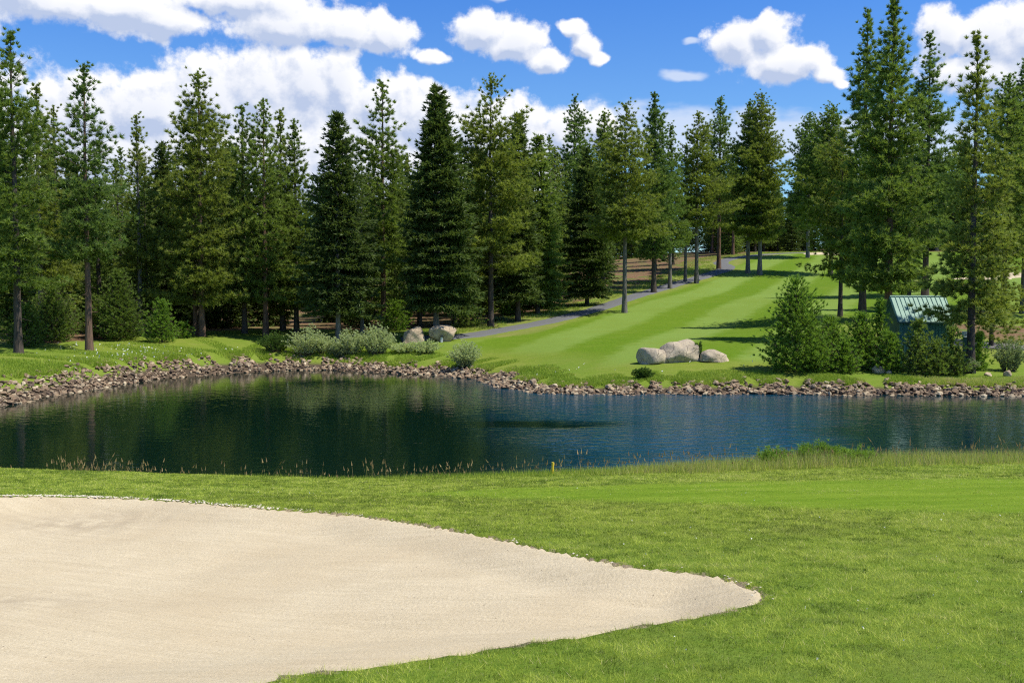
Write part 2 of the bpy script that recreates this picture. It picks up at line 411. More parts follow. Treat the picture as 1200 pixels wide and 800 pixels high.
def blade_mat(name, stops, trans=.3):
    t = NT(name); r = t.attr('tint')
    cr = t.n('ShaderNodeValToRGB'); t.link(r, cr.inputs[0]); e = cr.color_ramp
    e.elements[0].position = stops[0][0]; e.elements[0].color = (*stops[0][1], 1); e.elements[1].position = stops[-1][0]; e.elements[1].color = (*stops[-1][1], 1)
    for p, c in stops[1:-1]: el = e.elements.new(p); el.color = (*c, 1)
    p = t.n('ShaderNodeBsdfPrincipled'); t.link(cr.outputs[0], p.inputs['Base Color']); p.inputs['Roughness'].default_value = .55; p.inputs['Specular IOR Level'].default_value = .25
    tr = t.n('ShaderNodeBsdfTranslucent'); t.link(cr.outputs[0], tr.inputs['Color'])
    mx = t.n('ShaderNodeMixShader'); mx.inputs[0].default_value = trans
    t.link(p.outputs[0], mx.inputs[1]); t.link(tr.outputs[0], mx.inputs[2]); t.link(mx.outputs[0], t.out.inputs[0]); return t.m
M['blade'] = blade_mat('turf blades', [(0, (.095, .150, .012)), (.35, (.345, .430, .044)), (.7, (.540, .630, .090)), (.9, (.540, .580, .115)), (1, (.62, .55, .26))], .4)
M['tallblade'] = blade_mat('meadow blades', [(0, (.090, .170, .012)), (.45, (.280, .400, .040)), (.8, (.480, .540, .100)), (.92, (.50, .42, .18)), (1, (.44, .30, .16))], .4)
M['bankblade'] = blade_mat('bank grass blades', [(0, (.090, .180, .012)), (.45, (.260, .390, .034)), (.8, (.460, .560, .085)), (.93, (.56, .50, .20)), (1, (.58, .46, .24))], .4)
M['petal'] = simple('white petals', (.72, .72, .66), (.82, .82, .78), 9, .7, .2, 0)

def water_mat():
    t = NT('pond water'); P = t.pos()
    a = t.noise(t.scalev(P, (.8, 1.1, 1)), 2.0, 2, .5, .3); b = t.noise(t.scalev(P, (.9, 1.3, 1)), 7, 2, .5); lo = t.noise(t.scalev(P, (.05, .12, 1)), 1, 3, .5)
    h = t.math('ADD', t.math('MULTIPLY', a, .8), t.math('MULTIPLY', b, .16))
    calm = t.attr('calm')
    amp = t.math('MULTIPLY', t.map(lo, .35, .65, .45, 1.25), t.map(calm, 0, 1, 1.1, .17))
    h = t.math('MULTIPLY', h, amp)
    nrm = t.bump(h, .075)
    t.pbr(t.mix(calm, (.004, .050, .088), (.0025, .011, .004)), t.map(calm, 0, 1, .12, .03), .5, nrm, IOR=1.333); return t.m  # blue sky reflection painted into the body colour of the rippled areas
M['water'] = water_mat()

# ------------------------------------------------------------------ ground sheet
def axis(spec):
    out = [spec[0][0]]
    for a, b, st in spec: 
        n = max(1, int(round((b - a) / st))); out += list(np.linspace(a, b, n + 1)[1:])
    return np.array(out)
xs = np.concatenate([-np.geomspace(1500, 60, 14)[:-1], axis([(-60, -33, .7), (-33, -15, .35), (-15, 10, .12), (10, 40, .35), (40, 70, .6), (70, 120, 1.5)]), np.geomspace(120, 1500, 12)[1:]])
ys = np.concatenate([[-300, -120, -60, -30], axis([(-20, 3, 1), (3, 22, .12), (22, 50, .3), (50, 84, .22), (84, 130, .6), (130, 210, 1.0), (210, 300, 3)]), np.geomspace(300, 2500, 14)[1:]])
GX, GY = np.meshgrid(xs, ys); SH = GX.shape
gx = GX.ravel(); gy = GY.ravel()
GZ = ground_z(gx, gy)
nx, ny = len(xs), len(ys)
ii = np.arange(nx * ny).reshape(ny, nx)
Q = np.stack([ii[:-1, :-1], ii[:-1, 1:], ii[1:, 1:], ii[1:, :-1]], -1).reshape(-1, 4)
sdF = poly_sd(FOREST, gx, gy); sdP = poly_sd(POND, gx, gy); sdB = poly_sd(BUNK, gx, gy)
sdF = np.minimum(sdF, (np.hypot((gx - 43) / 9, (gy - 83.5) / 5) - 1) * 5); dPath = line_d(PATH, gx, gy); dRoad = line_d(ROAD, gx, gy)
GREEN = [hit_base(*p, True) for p in [(455, 578), (600, 571), (800, 566), (1000, 562), (1300, 561), (1300, 606), (1100, 600), (950, 596), (800, 590), (600, 584)]]
green = sstep(-poly_sd(GREEN, gx, gy) / .8 + .5) 
mown = sstep((sdP - 6) / 4) * (gy > 50) * sstep((dPath - 2.0) / 1.5) * sstep((gx + 8 + .0 * gy) / 6)
RL = [hit_base(*p, False) for p in [(940, 432), (960, 395), (985, 370), (1040, 372), (1200, 352)]]
mown = mown * (1 - 1.0 * sstep((-poly_sd([(22, 61)] + RL + [(150, 105), (150, 61)], gx, gy)) / 4 + .5) * .9)
ang = R(31); stripe = (gx * math.cos(ang) - gy * math.sin(ang)) * .0
# mower bands run up the fairway
dirv = np.array([math.cos(R(68)), math.sin(R(68))]); perp = gx * dirv[1] - gy * dirv[0]
stripe = perp * (2 * math.pi / 9.0) + 1.2 * np.sin(gy / 45)
verge = np.clip(1 - np.abs(dPath - 2.6) / 2.2, 0, 1) * (sdF < 6) * (gy > 60) + np.clip(1 - dRoad / 7, 0, 1) * .8
attrs = dict(forest=np.where(gy < 45, 50, sdF), mown=mown, pond=np.clip(sdP, -3, 40), bunk=np.clip(sdB, -3, 40), green=green, stripe=stripe, verge=np.clip(verge, 0, 1))
g = obj('ground', mesh_np('ground', np.stack([gx, gy, GZ], 1), Q, M['ground'], True, attrs)); tag(g, 'green grass terrain with fairway and forest floor around the pond', kind='structure')

# interpolation on the sheet for draping things
def sheet_z(x, y):
    x = np.asarray(x, float); y = np.asarray(y, float)
    i = np.clip(np.searchsorted(xs, x) - 1, 0, nx - 2); j = np.clip(np.searchsorted(ys, y) - 1, 0, ny - 2)
    Z = GZ.reshape(SH); fx = (x - xs[i]) / (xs[i + 1] - xs[i]); fy = (y - ys[j]) / (ys[j + 1] - ys[j])
    return (Z[j, i] * (1 - fx) + Z[j, i + 1] * fx) * (1 - fy) + (Z[j + 1, i] * (1 - fx) + Z[j + 1, i + 1] * fx) * fy
def sz(x, y): return float(sheet_z(np.array([x]), np.array([y]))[0])

# bunker sand
sx = np.arange(-15.6, 9.5, .1); sy = np.arange(2.2, 20.5, .1)
SX, SY = np.meshgrid(sx, sy); a_, b_ = SX.ravel(), SY.ravel(); sd = poly_sd(BUNK, a_, b_)
zz = base_z(a_, b_) - bunker_depth(sd, a_, b_) - .03 * (sd > 0) - np.clip(sd, 0, 1) * .5
zz += .035 * (noise(a_, b_, .8, 21, 4) - .5) * np.clip(-sd / .5, 0, 1) + .05 * (noise(a_ * .4 + b_ * .1, b_, .7, 22, 3) - .5) * np.clip(-sd, 0, 1)
jj = np.arange(len(a_)).reshape(SX.shape)
q = np.stack([jj[:-1, :-1], jj[:-1, 1:], jj[1:, 1:], jj[1:, :-1]], -1).reshape(-1, 4)
q = q[(sd[q] < .3).any(1)]
used = np.unique(q); remap = np.full(len(a_), -1); remap[used] = np.arange(len(used))
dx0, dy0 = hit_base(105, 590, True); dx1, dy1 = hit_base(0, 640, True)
dark_patch = .6 * np.exp(-((a_ - dx0) / 1.6) ** 2 - ((b_ - dy0) / .7) ** 2) + .45 * np.exp(-((a_ - dx1) / 1.5) ** 2 - ((b_ - dy1) / .6) ** 2)  # two soft darker brown patches at the left of the sand
s = obj('bunker_sand', mesh_np('bunker_sand', np.stack([a_, b_, zz], 1)[used], remap[q], M['sand'], True, dict(dark_patch=dark_patch[used]))); tag(s, 'pale raked sand filling the large bunker', kind='structure')

# water
wx = np.arange(-46, 125, 1.0); wy = np.arange(26, 84, 1.0); WX, WY = np.meshgrid(wx, wy); jj = np.arange(WX.size).reshape(WX.shape)
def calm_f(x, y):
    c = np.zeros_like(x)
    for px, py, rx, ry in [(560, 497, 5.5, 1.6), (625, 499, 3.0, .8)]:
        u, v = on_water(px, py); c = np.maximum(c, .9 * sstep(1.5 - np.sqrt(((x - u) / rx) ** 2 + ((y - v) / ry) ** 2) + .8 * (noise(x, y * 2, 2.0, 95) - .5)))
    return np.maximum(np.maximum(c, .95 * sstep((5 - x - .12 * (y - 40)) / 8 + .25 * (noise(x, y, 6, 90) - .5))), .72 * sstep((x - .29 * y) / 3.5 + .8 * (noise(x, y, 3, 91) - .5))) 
wfx = np.concatenate([wx[wx < -30], np.arange(-30, 40, .4), wx[wx > 40]]); wfy = np.concatenate([np.arange(26, 60, .4), np.arange(60, 84, 1.0)])
WX, WY = np.meshgrid(wfx, wfy); jj = np.arange(WX.size).reshape(WX.shape)
q = np.stack([jj[:-1, :-1], jj[:-1, 1:], jj[1:, 1:], jj[1:, :-1]], -1).reshape(-1, 4)
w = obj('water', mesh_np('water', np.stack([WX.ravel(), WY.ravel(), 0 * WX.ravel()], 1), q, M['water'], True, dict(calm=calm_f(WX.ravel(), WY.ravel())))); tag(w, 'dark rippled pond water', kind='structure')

# path and road ribbons draped on the ground
def ribbon(name, P, wid, mat, lift, label):
    P = [np.array(p) for p in smooth_line(P, 3)]
    V = []; n = len(P); lat = np.linspace(-1, 1, 7)
    for i in range(n):
        t = P[min(i + 1, n - 1)] - P[max(i - 1, 0)]; t /= np.linalg.norm(t); nrm = np.array([-t[1], t[0]])
        w_ = wid / 2 * (1 + .04 * math.sin(i * .9))
        for k in lat: V.append(P[i] + nrm * w_ * k)
    V = np.array(V); z = sheet_z(V[:, 0], V[:, 1]) + lift
    z = z.reshape(n, 7); z[:, 0] -= lift + .05; z[:, -1] -= lift + .05
    V = np.column_stack([V, z.ravel()]); jj = np.arange(n * 7).reshape(n, 7)
    q = np.stack([jj[:-1, :-1], jj[1:, :-1], jj[1:, 1:], jj[:-1, 1:]], -1).reshape(-1, 4)
    o = obj(name, mesh_np(name, V, q, mat, True)); tag(o, label, kind='structure'); return o
ribbon('path', PATH, 3.0, M['asphalt'], .06, 'narrow grey asphalt cart path curving uphill beside the fairway')
ribbon('road', ROAD, 4.4, M['road'], .06, 'pale worn service road beyond the shed at right')

# sand traps far right
def patch(name, cx, cy, rx, ry, mat, label, seed):
    V = [(cx, cy, sz(cx, cy) + .22)]; T = []; n = 40
    for rr in (.5, 1):
        for k in range(n):
            a = 2 * math.pi * k / n; r = rr * (1 + .18 * math.sin(3 * a + seed) + .1 * math.sin(5 * a + 2 * seed))
            x, y = cx + rx * r * math.cos(a), cy + ry * r * math.sin(a); V.append((x, y, sz(x, y) + (.17 if rr < 1 else -.05)))
    for k in range(n):
        k2 = (k + 1) % n; T += [(0, 1 + k, 1 + k2), (1 + k, 1 + n + k, 1 + n + k2), (1 + k, 1 + n + k2, 1 + k2)]
    o = obj(name, mesh_np(name, V, T, mat, True)); tag(o, label, kind='structure')
x, y = hit_base(1160, 326, False); patch('sand_trap', x, y, 4.5, 3.5, M['sand'], 'small pale sand trap among the trees at far right', 1)
x, y = hit_base(1112, 350, False); patch('sand_trap', x - 3.5, y + 1, 3.2, 3, M['sand'], 'small pale sand trap behind the green roofed shed', 2)
x, y = hit_base(1195, 322, False); patch('sand_trap', x + 1, y, 4, 4, M['sand'], 'pale sand trap at the right edge of the frame', 3)
x, y = hit_base(966, 298, False); patch('sand_trap', x, y + 2, 3.6, 5, M['sand'], 'pale bare sandy patch at the top of the fairway', 4)

# ------------------------------------------------------------------ sun, sky and clouds
SUN_EL, SUN_AZ = R(60), math.atan2(.96, -.28)      # azimuth measured from +Y towards +X
sdir = np.array([math.sin(SUN_AZ) * math.cos(SUN_EL), math.cos(SUN_AZ) * math.cos(SUN_EL), math.sin(SUN_EL)])
ld = bpy.data.lights.new('sun', 'SUN'); ld.energy = 4.9; ld.angle = R(.53); ld.color = (1, .945, .84)
lo = bpy.data.objects.new('sun', ld); col.objects.link(lo)
from mathutils import Vector
lo.rotation_euler = Vector(-sdir).to_track_quat('-Z', 'Y').to_euler(); lo.location = (40, -20, 60)

W = bpy.data.worlds.new('World'); sc.world = W; W.use_nodes = True
class WT(NT):
    def __init__(s, tree): s.t = tree
wt = WT(W.node_tree); W.node_tree.nodes.clear()
sky = wt.n('ShaderNodeTexSky'); sky.sky_type = 'NISHITA'; sky.sun_disc = False; sky.sun_elevation = SUN_EL; sky.sun_rotation = SUN_AZ
sky.altitude = 1800; sky.air_density = 1.0; sky.dust_density = .3; sky.ozone_density = 2.2

grp = bpy.data.node_groups.new('cloud_field', 'ShaderNodeTree')
grp.interface.new_socket('P', in_out='INPUT', socket_type='NodeSocketVector')
grp.interface.new_socket('Field', in_out='OUTPUT', socket_type='NodeSocketFloat')
gt = WT(grp); gi = gt.n('NodeGroupInput'); go = gt.n('NodeGroupOutput')
def az_el(px, py):
    p = at(px, py, 1.0) - np.array([0, 0, CZ]); p /= np.linalg.norm(p)
    return math.atan2(p[0], p[1]), math.asin(p[2])
CL = [(60, 0, 104, 22), (140, 12, 76, 23), (190, 26, 48, 20), (20, -10, 70, 26),
      (290, 2, 90, 20), (330, 28, 75, 28), (400, 36, 60, 24), (450, 42, 42, 24),
      (100, 135, 70, 50), (170, 130, 80, 46), (245, 120, 70, 56), (300, 110, 65, 56), (360, 102, 58, 52), (395, 100, 34, 46), (440, 125, 46, 40), (200, 190, 200, 70), (330, 190, 200, 70),
      (500, 140, 55, 44), (560, 160, 60, 50), (610, 165, 60, 48), (665, 160, 50, 40), (700, 150, 30, 24), (520, 200, 160, 60),
      (565, 38, 40, 26), (600, 50, 48, 26), (640, 70, 28, 13),
      (672, 36, 16, 13), (685, 52, 19, 15), (700, 67, 15, 10), (502, 64, 22, 9),
      (865, 52, 40, 28), (900, 40, 28, 24), (925, 74, 58, 24), (968, 88, 26, 15), (985, 100, 12, 8),
      (1110, 40, 32, 32), (1160, 44, 50, 36), (1210, 50, 52, 46), (1150, 84, 60, 26), (1240, 90, 60, 40),
      (-60, 120, 90, 70), (1300, 60, 70, 34), (-90, 30, 70, 28)]
THIN = [(790, 160, 130, 32), (880, 160, 110, 30), (960, 165, 90, 24), (800, 87, 26, 7), (540, 125, 30, 12), (720, 135, 60, 22), (1050, 170, 120, 40), (600, -4, 30, 5), (812, 48, 12, 5)]
OTHER = [(k * .62 + .75 + (.25 if k % 2 else 0), .16 + .1 * (k % 3), .22, .07) for k in range(9)]   # clouds in the rest of the sky, beyond the frame
def blob_max(lst, vec):
    cur = None
    for (a0, e0, ra, re) in lst:
        d = gt.n('ShaderNodeVectorMath', operation='SUBTRACT'); gt.link(vec, d.inputs[0]); d.inputs[1].default_value = (a0, e0, 0)
        m = gt.n('ShaderNodeVectorMath', operation='MULTIPLY'); gt.link(d.outputs[0], m.inputs[0]); m.inputs[1].default_value = (1 / ra, 1 / re, 0)
        l = gt.n('ShaderNodeVectorMath', operation='LENGTH'); gt.link(m.outputs[0], l.inputs[0])
        v = gt.math('SUBTRACT', 1.0, l.outputs['Value'])
        cur = v if cur is None else gt.math('SMOOTH_MAX', cur, v, .12)
    return cur
def conv(l): return [(*az_el(px, py), rx / F, ry / F) for px, py, rx, ry in l]
vec = gi.outputs[0]
warp = gt.n('ShaderNodeTexNoise'); warp.inputs['Scale'].default_value = 22; warp.inputs['Detail'].default_value = 3; gt.link(vec, warp.inputs['Vector'])
wv = gt.n('ShaderNodeVectorMath', operation='SUBTRACT'); gt.link(warp.outputs['Color'], wv.inputs[0]); wv.inputs[1].default_value = (.5, .5, .5)
wv2 = gt.n('ShaderNodeVectorMath', operation='SCALE'); gt.link(wv.outputs[0], wv2.inputs[0]); wv2.inputs['Scale'].default_value = .022
va = gt.n('ShaderNodeVectorMath', operation='ADD'); gt.link(vec, va.inputs[0]); gt.link(wv2.outputs[0], va.inputs[1])
big = blob_max(conv(CL) + OTHER, va.outputs[0])
nz = gt.noise(vec, 40, 8, .60); nz2 = gt.noise(vec, 13, 4, .5)
vor = gt.n('ShaderNodeTexVoronoi'); vor.inputs['Scale'].default_value = 55; gt.link(va.outputs[0], vor.inputs['Vector'])
bil = gt.map(vor.outputs['Distance'], 0, .8, .5, -.5)
f = gt.math('ADD', big, gt.map(nz, .2, .8, -.40, .40)); f = gt.math('ADD', f, gt.math('MULTIPLY', bil, .22)); f = gt.math('ADD', f, gt.map(nz2, .2, .8, -.26, .26))
thin = blob_max(conv(THIN), va.outputs[0])
nzt = gt.noise(gt.scalev(vec, (1, 2.6, 1)), 14, 4, .55)
tf = gt.math('ADD', gt.math('MULTIPLY', thin, .8), gt.map(nzt, .2, .8, -.42, .42))
grp.interface.new_socket('Thin', in_out='OUTPUT', socket_type='NodeSocketFloat')
grp.interface.new_socket('Mass', in_out='OUTPUT', socket_type='NodeSocketFloat')
gt.link(f, go.inputs['Field']); gt.link(tf, go.inputs['Thin']); gt.link(big, go.inputs['Mass'])

tc = wt.n('ShaderNodeTexCoord'); sep = wt.n('ShaderNodeSeparateXYZ'); wt.link(tc.outputs['Generated'], sep.inputs[0])
az = wt.math('ARCTAN2', sep.outputs[0], sep.outputs[1]); el = wt.math('ARCSINE', sep.outputs[2])
cmb = wt.n('ShaderNodeCombineXYZ'); wt.link(az, cmb.inputs[0]); wt.link(el, cmb.inputs[1])
g1 = wt.n('ShaderNodeGroup'); g1.node_tree = grp; wt.link(cmb.outputs[0], g1.inputs[0])
off = wt.n('ShaderNodeVectorMath', operation='ADD'); wt.link(cmb.outputs[0], off.inputs[0]); off.inputs[1].default_value = (.004, .010, 0)
g2 = wt.n('ShaderNodeGroup'); g2.node_tree = grp; wt.link(off.outputs[0], g2.inputs[0])
dens = wt.map(g1.outputs['Field'], -.15, .25, 0, 1, True)
dens_t = wt.map(g1.outputs['Thin'], -.12, .45, 0, .85, True)
rel = wt.math('SUBTRACT', g1.outputs['Field'], g2.outputs['Field'])       # positive on faces turned to the sun
light = wt.map(rel, -.62, .22, 0, 1)
thick = wt.map(g2.outputs['Mass'], .10, 1.0, 0, 1)
light = wt.math('SUBTRACT', light, wt.math('MULTIPLY', thick, .55), clamp=True)
CB = 8.6
cc = wt.mix(light, (.50 * CB, .59 * CB, .80 * CB), (1.03 * CB, 1.03 * CB, 1.05 * CB))
skyg = wt.mix(wt.map(sep.outputs[2], .10, .34), (.86, 1.14, 1.26), (.38, .92, 1.70)); skyg = wt.mix(wt.map(sep.outputs[2], .50, .75, 0, 1, True), skyg, (.92, .92, .92))
skyc = wt.mix(1.0, sky.outputs[0], skyg, 'MULTIPLY')
skym = wt.mix(wt.math('MULTIPLY', dens_t, .9), skyc, (.72 * CB, .80 * CB, .96 * CB))
skyf = wt.mix(wt.math('MULTIPLY', dens, wt.map(sep.outputs[2], .0, .03)), skym, cc)
bg = wt.n('ShaderNodeBackground'); wt.link(skyf, bg.inputs[0]); bg.inputs[1].default_value = .10
wo = wt.n('ShaderNodeOutputWorld'); wt.link(bg.outputs[0], wo.inputs[0])
W.cycles.sampling_method = 'MANUAL'; W.cycles.sample_map_resolution = 256

# ------------------------------------------------------------------ trees
def needles(P, D, n_per, length, width, up, seed_rng, spread=1.0):
    """bursts of needle sprays round points P with leading directions D"""
    n = len(P); P = np.repeat(P, n_per, 0); D = np.repeat(D, n_per, 0); k = len(P)
    r = seed_rng.normal(size=(k, 3)) * spread; r[:, 2] = r[:, 2] * .8 + up
    d = D * .9 + r; d /= np.linalg.norm(d, axis=1)[:, None] + 1e-9
    side = np.cross(d, seed_rng.normal(size=(k, 3))); side /= np.linalg.norm(side, axis=1)[:, None] + 1e-9
    L = length * seed_rng.uniform(.6, 1.2, k)[:, None]; w_ = width * seed_rng.uniform(.7, 1.3, k)[:, None]
    base = P + d * L * .05
    V = np.stack([base - side * w_ * .5, base + side * w_ * .5, base + d * L], 1).reshape(-1, 3)
    return V

def conifer(h, wid, cb, kind, seed, detail=1.0, lean=0.0, sparse=0.0, top_open=0.0, trunk_r=None):
    """returns trunk Geo and crown arrays. cb: crown base as fraction of height"""
    r = np.random.default_rng(seed)
    tr = trunk_r or h * .0125
    G = Geo(); n = 12
    zt = np.linspace(-.3, h, n); ph = r.uniform(0, 6)
    wob = lambda z: np.array([lean * z + .06 * math.sin(z * .35 + ph) * (z / h), .05 * math.cos(z * .3 + ph) * (z / h), z])
    rad = tr * np.clip(1 - zt / h, .03, 1) ** .75; rad[0] *= 1.35; rad[1] *= 1.0
    G.tube([wob(z) for z in zt], rad, 9)
    z0 = h * cb; H = h - z0
    pine = kind != 'fir' and kind != 'young'
    step = {'pine': .52, 'fir': .40, 'young': .17}[kind if kind in ('fir', 'young') else 'pine']
    if detail < 1: step *= 1.25
    step = max(step, H / 46)
    P, D, TN = [], [], []
    z = z0
    asym = r.uniform(0, 6.28); aamp = r.uniform(.08, .26); pe = r.uniform(.62, .90); pn = r.uniform(.12, .38); lob = r.uniform(0, 50); nbx = int(r.integers(0, 2))
    while z < h - .12:
        s = (h - z) / H                         # 0 top, 1 crown base
        if pine:
            prof = (.05 + .95 * s ** pe) * (1 - pn * max(0, s - .55) / .45)
            nb = int(r.integers(3, 6)) + nbx; 
        elif kind == 'fir':
            prof = (.05 + .95 * s ** .78) * (1 - .22 * max(0, s - .75) / .25); nb = int(r.integers(5, 8))
        else:
            prof = (.06 + .94 * s ** .75) * (1 - .15 * max(0, s - .7) / .3); nb = int(r.integers(5, 8))
        a0 = r.uniform(0, 6.28)
        for b in range(nb):
            if r.random() < sparse * .6 + top_open * (s < .25) * .25: continue
            a = a0 + b * 6.283 / nb + r.normal() * .3
            L = wid * .5 * prof * (r.uniform(.50, 1.25) if pine else r.uniform(.78, 1.12)) * (1 + aamp * math.cos(a - asym))
            if pine: L *= .72 + .60 * float(noise(np.array([lob + a * 1.1]), np.array([z * .75]), 1.0, seed % 89, 2)[0])
            if pine and r.random() < .10: L *= .5
            if pine: el = R(38) * (1 - s) ** 1.2 + R(2) - R(18) * s * r.uniform(.3, 1.1); curve = .22
            elif kind == 'fir': el = R(20) * (1 - s) - R(20) * s; curve = .10
            else: el = R(42) * (1 - s) + R(8); curve = .18
            zz = z + r.uniform(-.5, .5) * step
            o = wob(min(zz, h)); dx, dy = math.cos(a), math.sin(a)
            m = max(3, int(L / (.42 if pine else .34)) + 1); tt = np.linspace(0, 1, m)
            pts = np.stack([o[0] + dx * L * tt * math.cos(el), o[1] + dy * L * tt * math.cos(el), o[2] + L * (math.sin(el) * tt + curve * tt ** 2)], 1)
            if L > .8 and detail >= 1 : G.tube(pts[[0, m // 2, m - 1]], [max(.012, tr * .12 * (L / (wid * .5))), .018, .006], 4, False)
            bd = np.array([dx * math.cos(el), dy * math.cos(el), math.sin(el) + curve]); lat = np.array([-dy, dx, 0])
            t_in = .22 if (pine or s < .5) else .30
            for q_ in range(m):
                t = tt[q_]
                if t < t_in and L > 1.0: continue
                hw = L * .38 * math.sin(min(1, (1.08 - t) * 1.5) * 1.4) if t < 1 else 0
                hw = min(hw, 1.1 if pine else 1.3)
                cnt = 1 + int(hw / (.40 if pine else .26)) * 2
                offs = np.linspace(-hw, hw, cnt) if cnt > 1 else [0]
                for of in offs:
                    p = pts[q_] + lat * (of + r.normal() * .08) + bd * (-abs(of) * .35 + r.normal() * .08)
                    p[2] += (r.normal() * .17 - abs(of) * .05) if pine else (-abs(of) * .16 + r.normal() * .035)
                    dd = bd + lat * (of / (hw + .2)) * .9; dd /= np.linalg.norm(dd)
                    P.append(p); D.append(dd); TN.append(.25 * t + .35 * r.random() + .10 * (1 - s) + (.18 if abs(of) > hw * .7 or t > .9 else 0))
        z += step * r.uniform(.75, 1.25) * (.8 if s < .22 else 1)
    if pine and cb > .12:            # dead stubs under the crown
        for k in range(int(r.integers(5, 14))):
            zz = r.uniform(max(.1 * h, z0 - .28 * h), z0 + .1 * h); a = r.uniform(0, 6.28); L = r.uniform(.4, 1.5)
            o = wob(zz); G.tube([o, o + np.array([math.cos(a) * L, math.sin(a) * L, r.uniform(-.35, .15) * L])], [.035, .01], 4, False)
    tip = wob(h)
    for k in range(5):
        P.append(tip + np.array([0, 0, -.13 * k])); D.append(np.array([0, 0, 1.])); TN.append(.6)
    P = np.array(P); D = np.array(D); TN = np.array(TN)
    sc_ = max(1.0, h / 16) if kind != 'young' else 1
    sc_ = min(sc_, 1.5)
    # clumpy brightness and colour differences that belong to the growth
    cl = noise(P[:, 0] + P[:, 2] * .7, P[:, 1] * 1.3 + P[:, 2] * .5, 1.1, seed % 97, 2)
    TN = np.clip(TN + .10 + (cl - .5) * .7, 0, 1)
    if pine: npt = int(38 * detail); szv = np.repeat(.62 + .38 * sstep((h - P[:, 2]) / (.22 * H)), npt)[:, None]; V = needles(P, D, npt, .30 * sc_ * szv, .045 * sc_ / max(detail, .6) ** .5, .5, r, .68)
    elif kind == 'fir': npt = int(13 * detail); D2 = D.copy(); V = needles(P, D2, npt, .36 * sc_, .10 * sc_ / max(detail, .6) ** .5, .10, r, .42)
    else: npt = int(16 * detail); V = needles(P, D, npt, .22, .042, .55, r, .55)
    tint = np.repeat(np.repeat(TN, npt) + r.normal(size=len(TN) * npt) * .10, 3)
    T = np.arange(len(V)).reshape(-1, 3)
    return G, V, T, np.clip(tint, 0, 1)

def build_tree(name, loc, label, cat, h, wid, cb, kind, mat, barkm, seed, group=None, rz=None, **kw):
    e = empty(name, loc, seed * 1.7 if rz is None else rz); tag(e, label, cat, group)
    G, V, T, tint = conifer(h, wid, cb, kind, seed, **kw)
    obj('trunk', G.mesh('trunk', M[barkm], True), e)
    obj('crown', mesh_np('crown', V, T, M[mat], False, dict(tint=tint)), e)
    return e

